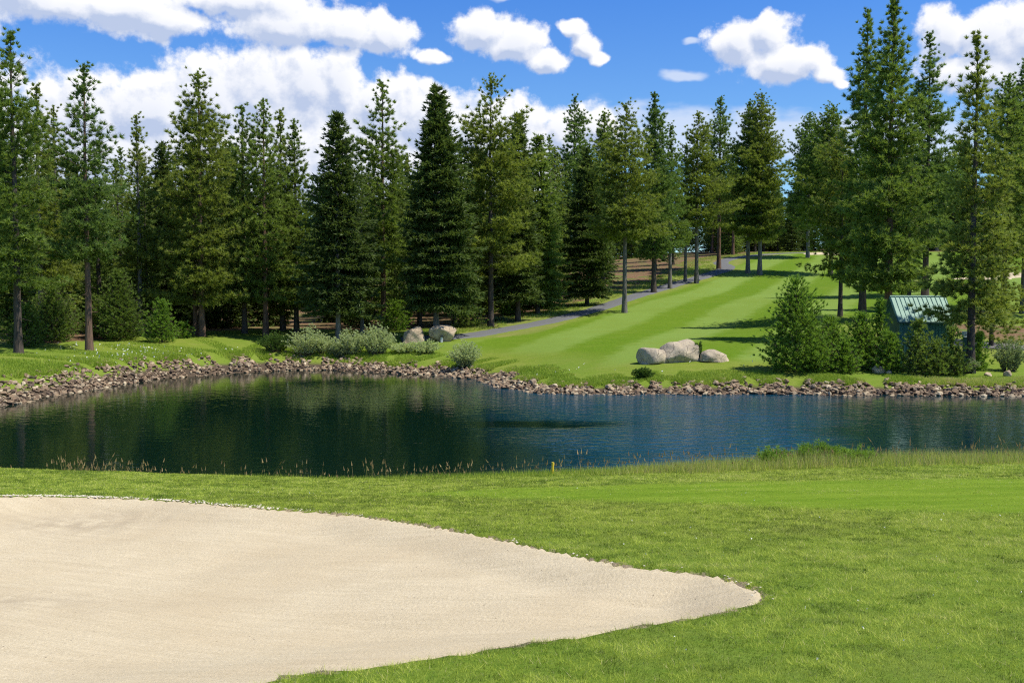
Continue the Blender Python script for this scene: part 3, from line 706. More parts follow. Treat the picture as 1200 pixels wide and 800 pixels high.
# px, top, distance, width px, crown base px row, kind, mat, bark, extra, name, label
TR = [
 (20, 33, 68, 100, 330, 'pine', 'pine', 'bark_dark', dict(sparse=.25, top_open=.3, cut=.15), 'tall dark pine at the left frame edge, tallest of that clump'),
 (-12, 60, 72, 110, 300, 'pine', 'pine', 'bark_dark', {}, 'pine half cut off by the left edge of the frame'),
 (48, 98, 80, 76, 330, 'pine', 'pine_olive', 'bark_grey', dict(sparse=.35, top_open=.5), 'thin olive pine with pale bare stem right of the leftmost tall pine'),
 (68, 121, 82, 60, 360, 'pine', 'pine_olive', 'bark_grey', dict(sparse=.25), 'short topped olive pine between the thin pale stemmed pine and the lone red trunk'),
 (103, 72, 73, 92, 300, 'pine', 'pine_blue', 'bark_red', dict(sparse=.22, top_open=.3), 'tall pine with long bare reddish brown trunk near the left bank'),
 (164, 133, 86, 74, 375, 'pine', 'pine_olive', 'bark_grey', dict(sparse=.15), 'loose olive pine right of the long bare reddish trunk'),
 (193, 165, 96, 60, 375, 'fir', 'fir', 'bark_dark', {}, 'small pointed dark fir in the gap left of the wide olive pine'),
 (236, 81, 84, 116, 352, 'pine', 'pine_olive', 'bark_red', dict(sparse=.05), 'wide olive pine with bushy crown and twin trunks on the left tee mound'),
 (286, 124, 88, 80, 350, 'pine', 'pine', 'bark_dark', dict(sparse=.1), 'medium pine just right of the wide olive pine'),
 (311, 113, 86, 84, 346, 'pine', 'pine', 'bark_red', dict(sparse=.12), 'pine with short red trunk, leftmost of the three narrow tops'),
 (331, 126, 92, 70, 360, 'pine', 'pine_olive', 'bark_dark', {}, 'middle one of the three narrow pine tops left of the rounded fir'),
 (347, 137, 90, 76, 352, 'pine', 'pine', 'bark_dark', {}, 'light green pine, right one of the three narrow tops'),
 (396, 131, 82, 84, 358, 'fir', 'fir', 'bark_grey', dict(top_open=0), 'dark fir with blunt rounded top and pale grey trunk behind the willows'),
 (424, 190, 86, 70, 336, 'pine', 'pine', 'bark_grey', {}, 'shorter pine with grey trunk between rounded fir and tall red trunked pine'),
 (449, 94, 90, 96, 312, 'pine', 'pine', 'bark_red', dict(sparse=.1, top_open=.2), 'tall pine with straight red brown trunk above the willow clump'),
 (478, 178, 98, 60, 340, 'pine', 'pine_olive', 'bark_dark', {}, 'short olive pine tucked between the red trunked pine and the tall dark fir'),
 (511, 100, 84.5, 84, 350, 'fir', 'fir', 'bark_grey', {}, 'tall dark fir with thick grey trunk between the two tan boulders'),
 (541, 160, 94, 60, 345, 'pine', 'pine', 'bark_red', {}, 'pine with reddish trunk directly behind the tall dark fir'),
 (575, 90, 93, 108, 312, 'pine', 'pine_olive', 'bark_dark', dict(sparse=.12, top_open=.5), 'tall pine with open wispy top and dark trunk beside the lower cart path'),
 (607, 133, 98, 62, 345, 'fir', 'fir', 'bark_dark', {}, 'narrow dark fir right of the wispy topped pine'),
 (630, 158, 104, 66, 350, 'fir', 'pine', 'bark_dark', {}, 'green layered fir standing behind the white boulder'),
 (650, 170, 122, 50, 320, 'pine', 'pine_olive', 'bark_dark', {}, 'slender pine left of the blue green pine near the frame centre'),
 (673, 112, 126, 68, 300, 'pine', 'pine_blue', 'bark_dark', dict(sparse=.1, top_open=.3), 'blue green pine with open top near the middle of the tree line'),
 (688, 172, 112, 64, 340, 'fir', 'fir', 'bark_dark', {}, 'very dark narrow fir above the forest edge shade'),
 (707, 130, 135, 50, 290, 'pine', 'pine', 'bark_dark', {}, 'small topped pine just behind the clumpy bright pine'),
 (732, 121, 101, 98, 276, 'pine', 'pine_olive', 'bark_grey', dict(sparse=.02), 'bright clumpy pine with bare grey trunk standing alone on the fairway edge'),
 (766, 106, 128, 62, 300, 'pine', 'pine_blue', 'bark_dark', dict(top_open=.2), 'tall pine behind right of the lone fairway pine'),
 (785, 146, 134, 50, 285, 'pine', 'pine', 'bark_grey', dict(sparse=.1), 'slim pine between two taller ones above the cart path'),
 (816, 131, 140, 60, 262, 'pine', 'pine_olive', 'bark_grey', {}, 'narrow pine with bare pale trunk beside the upper cart path bend'),
 (842, 112, 158, 46, 232, 'pine', 'pine_blue', 'bark_red', dict(sparse=.1), 'slender high crowned pine at the top bend of the cart path'),
 (876, 117, 152, 52, 272, 'pine', 'pine', 'bark_grey', {}, 'left one of the twin pines at the top of the fairway'),
 (890, 107, 150, 80, 276, 'pine', 'pine_olive', 'bark_grey', {}, 'right one of the twin pines at the top of the fairway, wider crown'),
 (946, 130, 180, 64, 258, 'pine', 'pine_blue', 'bark_grey', {}, 'pine with grey trunk at the far crest of the fairway'),
 (973, 122, 150, 70, 262, 'pine', 'pine', 'bark_dark', {}, 'dark pine rising behind the tall twin pines at right'),
 (985, 150, 90, 90, 312, 'pine', 'pine_olive', 'bark_dark', dict(sparse=.15), 'low crowned pine with thin leaning trunk left of the tall twins'),
 (1011, 8, 86, 84, 330, 'pine', 'pine', 'bark_dark', dict(sparse=.05, top_open=.2), 'left one of the two very tall twin pines by the shed'),
 (1041, -4, 74, 98, 335, 'pine', 'pine', 'bark_red', dict(sparse=.04, top_open=.2), 'tallest pine of all, reaching the top frame edge beside the shed'),
 (1084, 36, 112, 80, 285, 'pine', 'pine_blue', 'bark_dark', dict(sparse=.25, top_open=.3), 'thin blue green pine with bare dark trunk behind the shed'),
 (1134, 38, 62.8, 106, 372, 'pine', 'pine_olive', 'bark_dark', dict(sparse=.03, lean=-.012), 'big olive pine leaning in front of the shed roof'),
 (1163, 205, 76, 84, 398, 'pine', 'pine_olive', 'bark_dark', dict(sparse=.1), 'lower bushy pine close behind the right side of the leaning olive pine'),
 (1176, 84, 92, 84, 300, 'pine', 'pine', 'bark_dark', {}, 'dark pine near the right frame edge, left one of two'),
 (1200, 62, 96, 110, 290, 'pine', 'pine_blue', 'bark_grey', {}, 'dark pine cut off by the right frame edge'),
]
for i, (px, top, Y, wpx, cb, kind, mat, bk, ex, lab) in enumerate(TR):
    x = at(px, 340, Y)[0]
    if ex.get('lean'): x += .3
    z = sz(x, Y); h = (at(px, top, Y)[2] - z) * .985; cbz = at(px, cb, Y)[2] - z
    ex = {k: v for k, v in ex.items() if k != 'cut'}
    build_tree('fir_tree' if kind == 'fir' else 'pine_tree', (x, Y, z), lab, 'tree', h, wpx / F * Y * (1.40 if px < 1000 else 1.30), min(max(cbz / h, .04), .7), kind, mat, bk, 100 + i * 13, **ex)
# second trunks of neighbours
for px, top, Y, wpx, cb, mat, bk, lab in [(228, 175, 85, 80, 345, 'pine_olive', 'bark_red', 'half hidden pine whose trunk stands against the wide olive pine'),
                                  (803, 170, 142, 34, 250, 'pine_olive', 'bark_grey', 'very thin pale stemmed pine left of the path bend'),
                                  (1065, 150, 96, 60, 330, 'pine', 'bark_dark', 'lower pine between the tallest pine and the thin blue green pine')]:
    x = at(px, 340, Y)[0]; z = sz(x, Y); h = at(px, top, Y)[2] - z
    build_tree('pine_tree', (x, Y, z), lab, 'tree', h, wpx / F * Y, max((at(px, cb, Y)[2] - z) / h, .05), 'pine', mat, bk, 900 + px)

# forest behind: protos copied
protos = []
for i, (kind, mat, bk, h, wd, cb) in enumerate([('pine', 'pine', 'bark_dark', 18, 6.2, .10), ('pine', 'pine_olive', 'bark_red', 19, 6.0, .26), ('fir', 'fir', 'bark_dark', 17, 6.0, .04),
                                  ('pine', 'pine_blue', 'bark_dark', 18, 6.0, .10), ('fir', 'pine', 'bark_dark', 16, 5.8, .04), ('pine', 'pine', 'bark_grey', 17, 6.4, .05)]):
    G, V, T, tint = conifer(h, wd, cb, kind, 5000 + i, detail=.62)
    protos.append((G.mesh('trunk', M[bk], True), mesh_np('crown', V, T, M[mat], False, dict(tint=tint)), h, kind))
SKL = np.array([(-200, 130), (0, 150), (60, 175), (130, 175), (200, 180), (265, 155), (300, 170), (365, 205), (425, 195), (480, 180), (545, 168), (600, 155), (650, 158), (720, 150), (790, 165), (830, 172), (860, 170), (912, 205), (932, 200), (970, 165), (1060, 155), (1100, 130), (1160, 130), (1200, 110), (1400, 120)], float)
placed = []
def try_place(x, y, dmin):
    for a, b in placed:
        if (a - x) ** 2 + (b - y) ** 2 < dmin * dmin: return False
    return True
r = np.random.default_rng(11); nb = 0; tries = 0
mainpos = [(at(t[0], 340, t[2])[0], t[2]) for t in TR]
while nb < 250 and tries < 14000:
    tries += 1
    Y = 88 + 150 * r.random() ** 1.25
    px = r.uniform(-120, 1320)
    if nb < 60: px = r.uniform(-60, 720); Y = r.uniform(86, 125)
    if nb >= 195: px = r.uniform(830, 1130); Y = r.uniform(192, 232)
    x = at(px, 340, Y)[0]
    sf = poly_sd(FOREST, np.array([x]), np.array([Y]))[0]
    if sf > -2.5: continue
    if line_d(PATH, np.array([x]), np.array([Y]))[0] < 4: continue
    if any((a - x) ** 2 + (b - Y) ** 2 < 5 for a, b in mainpos) or not try_place(x, Y, 2.9 + .008 * Y if nb < 195 else 2.6): continue
    # keep the lit forest gap left of centre and the white boulder open
    if 322 < px < 392 and 106 < Y < 136: continue
    if 560 < px < 700 and Y < 116: continue
    if px > 1130 and Y < 125: continue
    cap = np.interp(px, SKL[:, 0], SKL[:, 1]) + abs(r.normal()) * 16
    z = sz(x, Y); h = min(at(px, cap, Y)[2] - z, r.uniform(15, 24))
    if h < 7: continue
    tm, cm, ph, kind = protos[int(r.integers(0, 6))]
    e = empty('fir_tree' if kind == 'fir' else 'pine_tree', (x, Y, z), r.uniform(0, 6.28)); k = h / ph
    e.scale = (k * r.uniform(.95, 1.35), k * r.uniform(.95, 1.35), k); e.rotation_euler = (r.normal() * .018, r.normal() * .018, r.uniform(0, 6.28))
    if px < 560: tag(e, 'dark conifer deep in the shaded forest left of the fairway', 'tree', 'forest conifers left of the fairway')
    elif px < 880: tag(e, 'dark conifer in the forest uphill of the cart path', 'tree', 'forest conifers uphill of the path')
    else: tag(e, 'dark conifer in the forest beyond the top of the fairway', 'tree', 'forest conifers beyond the fairway')
    obj('trunk', tm, e); obj('crown', cm, e); placed.append((x, Y)); nb += 1
print('forest trees', nb, tries)
# a far wood that closes the view
Gc = []; Tt = []; r = np.random.default_rng(12)
cmV = {}
far = []
for k in range(260):
    Y = r.uniform(215, 320); px = r.uniform(-250, 1450); x = at(px, 340, Y)[0]
    if poly_sd(FOREST, np.array([x]), np.array([Y]))[0] > -6: continue
    far.append((x, Y, r.uniform(.8, 1.0), int(r.integers(0, 6)), r.uniform(0, 6.28)))
Vs, Ts, At = [], [], []; off_ = 0
for x, Y, k, pi_, rz in far:
    cm = protos[pi_][1]; n = len(cm.vertices); co = np.empty(n * 3, np.float32); cm.vertices.foreach_get('co', co); co = co.reshape(-1, 3, 3)
    tv = np.empty(n, np.float32); cm.attributes['tint'].data.foreach_get('value', tv)
    sel = r.random(len(co)) < .15; co = co[sel]; cen = co.mean(1, keepdims=True); co = cen + (co - cen) * 2.6; tv = tv.reshape(-1, 3)[sel].ravel()
    co = co.reshape(-1, 3); c, s_ = math.cos(rz), math.sin(rz)
    co = np.stack([c * co[:, 0] - s_ * co[:, 1], s_ * co[:, 0] + c * co[:, 1], co[:, 2]], 1) * k + np.array([x, Y, sz(x, Y)])
    Vs.append(co); At.append(tv)
Vs = np.concatenate(Vs); o = obj('forest', mesh_np('forest', Vs, np.arange(len(Vs)).reshape(-1, 3), M['fir'], False, dict(tint=np.concatenate(At))))
tag(o, 'far dark conifer wood closing the view behind the trees', 'forest', kind='stuff')

# young conifers
YG = [(933, 330, 61.8, 84, 434, 'big rounded young pine left of the sapling row by the pond'),
      (975, 375, 63, 60, 434, 'young pine just right of the big rounded one'),
      (1010, 368, 63, 52, 432, 'tallest young pine in the row in front of the pine trunks'),
      (1032, 352, 63, 34, 430, 'slim young pine touching the dark left gable of the shed'),
      (992, 398, 61.6, 44, 433, 'low young fir in front of the sapling row'),
      (1046, 392, 61.6, 46, 433, 'bright young pine before the left corner of the shed'),
      (1076, 378, 61.1, 44, 430, 'young fir hiding the middle of the shed wall'),
      (1098, 402, 60.9, 40, 430, 'low young fir under the leaning olive pine'),
      (1117, 385, 61.3, 40, 428, 'young fir at the right end of the shed'),
      (1148, 392, 64, 26, 424, 'thin young fir right of the shed'),
      (957, 405, 61.5, 40, 434, 'low shoots at the right foot of the big rounded young pine'),
      (189, 354, 79, 42, 397, 'pointed small fir on the left bank before the dark woods'),
      (214, 380, 82, 26, 396, 'tiny fir seedling beside the wide olive pine trunks'),
      (140, 318, 80, 60, 400, 'bushy young fir right of the long bare reddish trunk'),
      (118, 350, 82, 50, 402, 'smaller bushy fir close behind the long bare reddish trunk'),
      (463, 355, 90, 44, 388, 'bright young pine between red trunk and left tan boulder'),
      (600, 352, 104, 34, 368, 'young fir left of the white boulder'),
      (548, 345, 92, 40, 384, 'young bushy fir behind the right tan boulder'),
      (420, 352, 96, 50, 388, 'low shaded fir behind the grey trunks'),
      (60, 340, 78, 66, 404, 'low bushy fir under the left pines'),
      (30, 360, 74, 54, 410, 'low bushy fir by the leftmost trunk')]
for i, (px, top, Y, wpx, bpy_, lab) in enumerate(YG):
    x = at(px, 340, Y)[0]; z = sz(x, Y); h = at(px, top, Y)[2] - z
    build_tree('young_conifer', (x, Y, z), lab, 'young tree', h, wpx / F * Y * 1.25, .02, 'young', 'sapling' if i not in (6, 7, 8, 13, 14, 17, 18, 19, 20) else 'pine', 'bark_dark', 2000 + i * 7, detail=1.3)

# ------------------------------------------------------------------ shrubs
def shrub(name, px, topy, Y, wpx, label, mat, seed, stems=60, leafL=.13, leafW=.03, upright=.7, cat='shrub'):
    r = np.random.default_rng(seed); x = at(px, 340, Y)[0]; z = sz(x, Y); h = max(.3, at(px, topy, Y)[2] - z); w_ = wpx / F * Y
    e = empty(name, (x, Y, z), 0); tag(e, label, cat)
    G = Geo(); P = []; D = []
    for k in range(stems):
        a = r.uniform(0, 6.28); q_ = r.random() ** .5; sp = q_ * w_ * .5
        hh = h * (1 - .50 * q_ ** 2) * r.uniform(.7, 1.05)
        b0 = np.array([math.cos(a), math.sin(a), 0]) * sp * .35; tip = np.array([math.cos(a) * sp, math.sin(a) * sp * .8, hh]) + r.normal(size=3) * .05
        mid = (b0 + tip) / 2 + np.array([0, 0, .12 * h]) - np.array([math.cos(a), math.sin(a), 0]) * sp * .12
        tt = np.linspace(0, 1, 14); C = ((1 - tt) ** 2)[:, None] * b0 + (2 * tt * (1 - tt))[:, None] * mid + (tt ** 2)[:, None] * tip
        G.tube(C[[0, 6, 13]], [.012, .008, .003], 3, False)
        d = np.gradient(C, axis=0); d /= np.linalg.norm(d, axis=1)[:, None]
        m = tt > .12; P.append(C[m] + r.normal(size=(m.sum(), 3)) * .05); D.append(d[m])
    P = np.concatenate(P); D = np.concatenate(D); n_ = 17
    V = needles(P, D, n_, leafL, leafW, .3 * upright, r, .65)
    tn = np.clip(r.normal(.5, .18, len(P)) + .25 * (P[:, 2] / h - .4), 0, 1)
    obj('stems', G.mesh('stems', M['bark_dark'], True), e)
    obj('foliage', mesh_np('foliage', V, np.arange(len(V)).reshape(-1, 3), M[mat], False, dict(tint=np.repeat(tn, n_ * 3))), e)
SH_ = [(322, 389, 77.0, 44, 'dark green rounded willow at the left end of the waterside clump', 'shrub', 90),
       (358, 381, 77.0, 54, 'tall silvery willow right of the dark green one', 'willow', 110),
       (380, 392, 77.5, 40, 'low silvery willow in the left half of the waterside clump', 'willow', 70),
       (412, 385, 77.0, 44, 'silvery willow under the grey fir trunk', 'willow', 90),
       (441, 378, 77.0, 48, 'tallest silvery willow below the red brown trunk', 'willow', 110),
       (472, 402, 77.5, 40, 'low pale willow in front of the left tan boulder', 'willow', 70),
       (498, 398, 77, 40, 'low pale willow at the foot of the thick grey trunk', 'willow', 70),
       (398, 402, 76.8, 30, 'small greyish willow at the rock edge', 'shrub_grey', 50),
       (545, 399, 70.5, 42, 'round silvery shrub on the rocks where the bank bends', 'willow', 110),
       (754, 431, 60.3, 24, 'small green shrub growing from the rocks below the fairway boulders', 'shrub', 45),
       (818, 398, 65.6, 16, 'thin twiggy shrub between the fairway boulders', 'shrub', 16),
       (1185, 398, 64, 44, 'grey green shrub at the right frame edge', 'shrub_grey', 80),
       (1135, 417, 62.5, 34, 'low grey green shrub right of the young firs', 'shrub_grey', 50),
       (1100, 425, 61.5, 26, 'small grey green bush under the last young firs', 'shrub_grey', 40),
       (582, 372, 99, 34, 'pale roadside bush on the uphill side of the cart path', 'shrub_grey', 50),
       (596, 362, 106, 34, 'green bush left of the white boulder', 'shrub', 60),
       (650, 362, 108, 30, 'green bush right of the white boulder', 'shrub', 50),
       (662, 353, 118, 14, 'tiny bush at the forest edge right of the white boulder', 'shrub', 25),
       (770, 322, 148, 20, 'small bush in front of the forest by the upper path', 'shrub', 25),
       (714, 340, 124, 16, 'small bush at the forest edge behind the lone fairway pine', 'shrub', 25)]
for i, (px, ty, Y, wpx, lab, mat, st) in enumerate(SH_):
    shrub('willow_shrub' if mat == 'willow' else 'shrub', px, ty, Y, wpx, lab, mat, 3000 + i, st)
# weeds on the near lip
for i, (px, ty, Y, wpx, lab, mat, st) in enumerate([
       (962, 518, 27.3, 60, 'bright leafy weed clump on the near bank, the tallest', 'sapling', 60),
       (1005, 527, 27.2, 70, 'low bright weed clump right of the tallest one on the near bank', 'sapling', 50),
       (915, 526, 27.2, 60, 'low yellowish weed clump left of the tallest one on the near bank', 'sapling', 50)]):
    shrub('weed_clump', px, ty, Y, wpx, lab, mat, 3100 + i, st, .11, .012, .8, 'weeds')

# ------------------------------------------------------------------ rocks
import bmesh
def hull_rock(seed, n=14, squash=.62):
    r = np.random.default_rng(seed); bm = bmesh.new()
    p = r.normal(size=(n, 3)); p /= np.linalg.norm(p, axis=1)[:, None]; p *= r.uniform(.75, 1.05, (n, 1)); p *= (1, r.uniform(.6, .95), squash * r.uniform(.8, 1.2))
    for q_ in p: bm.verts.new(q_)
    bmesh.ops.convex_hull(bm, input=bm.verts); 
    bmesh.ops.delete(bm, geom=[v for v in bm.verts if not v.link_faces], context='VERTS')
    bmesh.ops.bevel(bm, geom=bm.edges[:], offset=.05, segments=1, affect='EDGES')
    bmesh.ops.triangulate(bm, faces=bm.faces[:])
    m = bpy.data.meshes.new('rock'); bm.to_mesh(m); bm.free(); m.materials.append(M['rock_one']); return m
RM = [hull_rock(40 + i) for i in range(14)]
RMd = []
for m in RM:
    v = np.empty(len(m.vertices) * 3, np.float32); m.vertices.foreach_get('co', v); t = np.empty(len(m.polygons) * 3, np.int32); m.polygons.foreach_get('vertices', t)
    RMd.append((v.reshape(-1, 3), t.reshape(-1, 3)))
r = np.random.default_rng(5)
FS = np.array(far_shore); seg = np.linalg.norm(np.diff(FS, axis=0), axis=1); cum = np.concatenate([[0], np.cumsum(seg)])
rocks = []
for k in range(11500):
    s_ = r.uniform(0, cum[-1]); i = min(np.searchsorted(cum, s_) - 1, len(seg) - 1); i = max(i, 0)
    t = (s_ - cum[i]) / seg[i]; p = FS[i] * (1 - t) + FS[i + 1] * t; d = (FS[i + 1] - FS[i]) / seg[i]; nrm = np.array([-d[1], d[0]])
    if p[0] > 50: continue
    wid = 2.7 if p[0] < -12 else (2.3 if p[0] < -5 else 2.3)
    off = r.uniform(-.35, wid) ; 
    if off > wid * .72 and r.random() < .6: continue
    x, y = p + nrm * off
    size = .11 + .20 * r.random() ** 1.6
    if off > wid * .8: size *= .8
    if p[0] < -6: size *= .86
    else: size *= .92
    rocks.append([x, y, size, off])
for px, py, s_ in [(435, 427, .75), (455, 432, .6), (478, 430, .55), (495, 434, .7), (462, 424, .5), (513, 431, .5), (400, 430, .45), (538, 437, .5)]:
    u, v = on_water(px, 438); rocks.append([u, v + .6 + r.uniform(0, .7), s_ * .62, .6])
rocks = np.array(rocks); RZ = sheet_z(rocks[:, 0], rocks[:, 1])
vis = np.abs(rocks[:, 0] / rocks[:, 1]) < .53
ang = rocks[:, 2] / np.hypot(rocks[:, 0], rocks[:, 1]) * vis
order = np.argsort(-ang); single = set(order[:295].tolist())
Vs, Ts, At = [], [], []; off_ = 0
from mathutils import Euler
for i, (x, y, size, off) in enumerate(rocks):
    k = int(r.integers(0, 14)); rot = Euler((r.uniform(-.5, .5), r.uniform(-.5, .5), r.uniform(0, 6.28))); z = RZ[i] + size * r.uniform(.0, .55)
    if off < 0: z = max(z, -.1)
    sc3 = np.array([1, r.uniform(.7, 1.1), r.uniform(.7, 1.1)]) * size
    if i in single:
        o = obj('riprap_rock', RM[k], None, (x, y, z)); o.rotation_euler = rot; o.scale = sc3
        far_left = x < -6
        tag(o, 'brown angular stone in the rubble bank left of the bend' if far_left else 'brown angular stone in the rubble bank below the fairway', 'rock', 'rubble stones left of the bend' if far_left else 'rubble stones below the fairway')
    else:
        v, t = RMd[k]; v = (v * sc3) @ np.array(rot.to_matrix()).T + (x, y, z)
        Vs.append(v); Ts.append(t + off_); off_ += len(v); At.append(np.full(len(v), r.random()))
o = obj('riprap', mesh_np('riprap', np.concatenate(Vs), np.concatenate(Ts), M['rock_many'], False, dict(tint=np.concatenate(At))))
tag(o, 'mass of smaller brown rubble stones lining the far pond edge', 'rubble', kind='stuff')

def boulder(px, py, Y, wpx, hpx, label, mat, seed, depth=.8, lumpy=.22, top_flat=.0):
    r = np.random.default_rng(seed); bm = bmesh.new(); bmesh.ops.create_icosphere(bm, subdivisions=4, radius=1)
    planes = []
    for k in range(9):
        n_ = r.normal(size=3); n_ /= np.linalg.norm(n_); planes.append((n_, r.uniform(.52, .88)))
    ph = r.uniform(0, 6, 9)
    for v in bm.verts:
        c = np.array(v.co)
        for n_, d_ in planes:
            e_ = c @ n_ - d_
            if e_ > 0: c = c - n_ * e_ * .85
        f_ = 1 + lumpy * .35 * (math.sin(c[0] * 3 + ph[0]) * math.sin(c[1] * 3.3 + ph[1]) + .5 * math.sin(c[2] * 6 + ph[2]) * math.sin(c[0] * 7 + ph[3]) + .25 * math.sin(c[1] * 13 + ph[4]) * math.sin(c[2] * 12 + ph[5]))
        v.co = c * f_
    w_ = wpx / F * Y; h_ = hpx / F * Y
    x = at(px, 340, Y)[0]; z = sz(x, Y)
    for v in bm.verts:
        if v.co.z < .05:
            q_ = math.hypot(v.co.x, v.co.y); f_ = min(1.0 / math.sqrt(max(1 - min(v.co.z, 0) ** 2, .12)), 2.6) * 1.02
            v.co.x *= f_; v.co.y *= f_
    for v in bm.verts: v.co = (v.co.x * w_ * .54, v.co.y * w_ * .54 * depth, v.co.z * h_ * .74 + h_ * .26)
    m = bpy.data.meshes.new('boulder'); bm.to_mesh(m); bm.free(); m.polygons.foreach_set('use_smooth', [True] * len(m.polygons)); m.materials.append(M[mat])
    o = obj('boulder', m, None, (x, Y, z)); o.rotation_euler = (0, 0, r.uniform(-.3, .3)); tag(o, label, 'boulder'); return o
boulder(764, 412, 65.2, 36, 20, 'smaller whitish boulder at the left of the fairway trio', 'boulder', 1)
boulder(799, 410, 65.6, 50, 27, 'largest pale boulder in the middle of the fairway trio', 'boulder', 2)
boulder(837, 415, 65.4, 34, 15, 'low pale boulder at the right of the fairway trio', 'boulder', 3)
boulder(482, 388, 81.8, 27, 20, 'rounded tan boulder left of the thick grey trunk', 'boulder_tan', 4)
boulder(519, 387, 81.8, 33, 19, 'rounded tan boulder right of the thick grey trunk', 'boulder_tan', 5)
boulder(622, 360, 111, 30, 19, 'white boulder at the forest edge uphill of the cart path', 'boulder', 6)
boulder(1031, 433, 61.6, 15, 9, 'small white rock in the grass below the saplings', 'boulder', 7)
boulder(1043, 436, 61.3, 7, 5, 'tiny white rock just right of the small white one', 'boulder', 8)
boulder(1160, 437, 61.3, 9, 5, 'small tan rock at the top of the rubble near the right edge', 'boulder_tan', 9)
boulder(1183, 437, 61.3, 9, 8, 'small upright tan rock near the right frame edge', 'boulder_tan', 10)
boulder(688, 350, 128, 9, 6, 'small pinkish rock in the shade of the dark fir', 'boulder_tan', 11)

# ------------------------------------------------------------------ shed
def shed():
    Y0 = 66.0; x0 = at(1053, 377, Y0)[0]; x1 = at(1113, 377, Y0)[0] + .35
    zg = sz((x0 + x1) / 2, Y0 + 1) - .1; ze = at(1080, 377, Y0)[2]; dY = 3.2; Yr = Y0 + dY / 2 ; zr = at(1080, 347.5, Yr)[2]
    e = empty('shed', ((x0 + x1) / 2, Y0 + dY / 2, zg)); tag(e, 'small teal metal shed with pale green ribbed roof among young pines', 'shed')
    O = np.array([(x0 + x1) / 2, Y0 + dY / 2, zg]); w = (x1 - x0) / 2; hd = dY / 2; he = ze - zg; hr = zr - zg
    iw = w - .14; idp = hd - .14
    slope = (hr - he) / hd
    def wall_part(name, V, T, lab=None):
        o = obj(name, mesh_np(name, V, T, M['wallmetal']), e)
    g_ = Geo(); g_.box(-iw, iw, -idp, -idp + .06, 0, he + .1)
    k = -iw + .08
    while k < iw: g_.box(k, k + .045, -idp - .03, -idp - .002, 0.02, he + .05); k += .21
    obj('wall', g_.mesh('wall', M['wallmetal']), e)
    g_ = Geo(); g_.box(-iw, iw, idp - .06, idp, 0, he + .1); obj('wall', g_.mesh('wall', M['wallmetal']), e)
    for sgn in (-1, 1):
        xa, xb = sorted((sgn * iw, sgn * (iw - .06)))
        y0_, y1_ = -idp + .062, idp - .062; ht = he + slope * .14
        pts = [(y0_, 0), (y1_, 0), (y1_, ht), (0, hr - .08), (y0_, ht)]
        V = [(xa, a, b) for a, b in pts] + [(xb, a, b) for a, b in pts]
        T = [(0, 2, 1), (0, 3, 2), (0, 4, 3), (5, 6, 7), (5, 7, 8), (5, 8, 9)]
        for i in range(5):
            j = (i + 1) % 5; T += [(i, j, j + 5), (i, j + 5, i + 5)]
        o = obj('gable_wall', mesh_np('gable_wall', V, T, M['trimmetal']), e)
    g_ = Geo()
    g_.quadpanel((-w, -hd, he), (w, -hd, he), (w, 0, hr), (-w, 0, hr), .05)
    g_.quadpanel((w, hd, he), (-w, hd, he), (-w, .002, hr), (w, .002, hr), .05)
    rf = obj('roof', g_.mesh('roof', M['roof']), e)
    g_ = Geo(); k = -w + .02
    while k < w - .03:
        for sg in (-1, 1):
            g_.tube([(k + .02, sg * hd * .995, he + .03), (k + .02, sg * .03, hr + .022)], .02, 4)
        k += .30
    obj('roof_seams', g_.mesh('roof_seams', M['roof']), rf)
    g_ = Geo(); g_.tube([(-w - .01, 0, hr + .03), (w + .01, 0, hr + .03)], .06, 6); obj('ridge_cap', g_.mesh('ridge_cap', M['roof']), rf)
    g_ = Geo()
    for sgn in (-1, 1):
        g_.tube([(sgn * (w + .01), -hd, he - .04), (sgn * (w + .01), 0, hr - .04), (sgn * (w + .01), hd, he - .04)], .05, 4)
    g_.box(-w, w, -hd - .045, -hd - .004, he - .12, he - .01)
    obj('fascia', g_.mesh('fascia', M['trimmetal']), e)
    g_ = Geo(); g_.box(-iw - .062, -iw - .003, -.45, .45, .02, 2.0); d = obj('door', g_.mesh('door', M['trimmetal']), e)
    g_ = Geo(); g_.tube([(-iw - .10, -.33, .95), (-iw - .10, -.33, 1.1)], .015, 5); g_.box(-iw - .1, -iw - .06, -.34, -.32, 1.0, 1.02); obj('handle', g_.mesh('handle', M['white']), d)
shed()

def post(name, px, Y, h, rad, mat, label, cat, cap=None, box=False):
    x = at(px, 340, Y)[0]; z = sz(x, Y); e = empty(name, (x, Y, z)); tag(e, label, cat)
    G = Geo()
    if box: G.box(-rad, rad, -rad * .7, rad * .7, -.1, h)
    else: G.tube([(0, 0, -.15), (0, 0, h * .5), (.01, 0, h)], rad, 8)
    obj('post', G.mesh('post', M[mat]), e)
    G = Geo()
    if cap: G.box(-rad * 1.3, rad * 1.3, -rad * 1.1, rad * 1.1, h, h + cap[1]); obj('cap', G.mesh('cap', M[cap[0]]), e)
x = at(648, 340, 27.2)[0]; z = sz(x, 27.2)
post('hazard_stake', 648, 27.2, at(648, 541.5, 27.2)[2] - z, .036, 'stake', 'short yellow stake at the near edge of the pond', 'stake')
post('marker_post', 517.5, 81, .42, .09, 'white', 'short white marker post in front of the right tan boulder', 'post', ('blackcap', .1), True)
post('utility_box', 1133.5, 65.5, 1.95, .17, 'trimmetal', 'narrow dark green utility box with pale cap right of the shed', 'utility box', ('white', .38), True)
post('marker_post', 336, 80.5, .55, .05, 'white', 'thin pale post among the willows on the left bank', 'post', None, True)

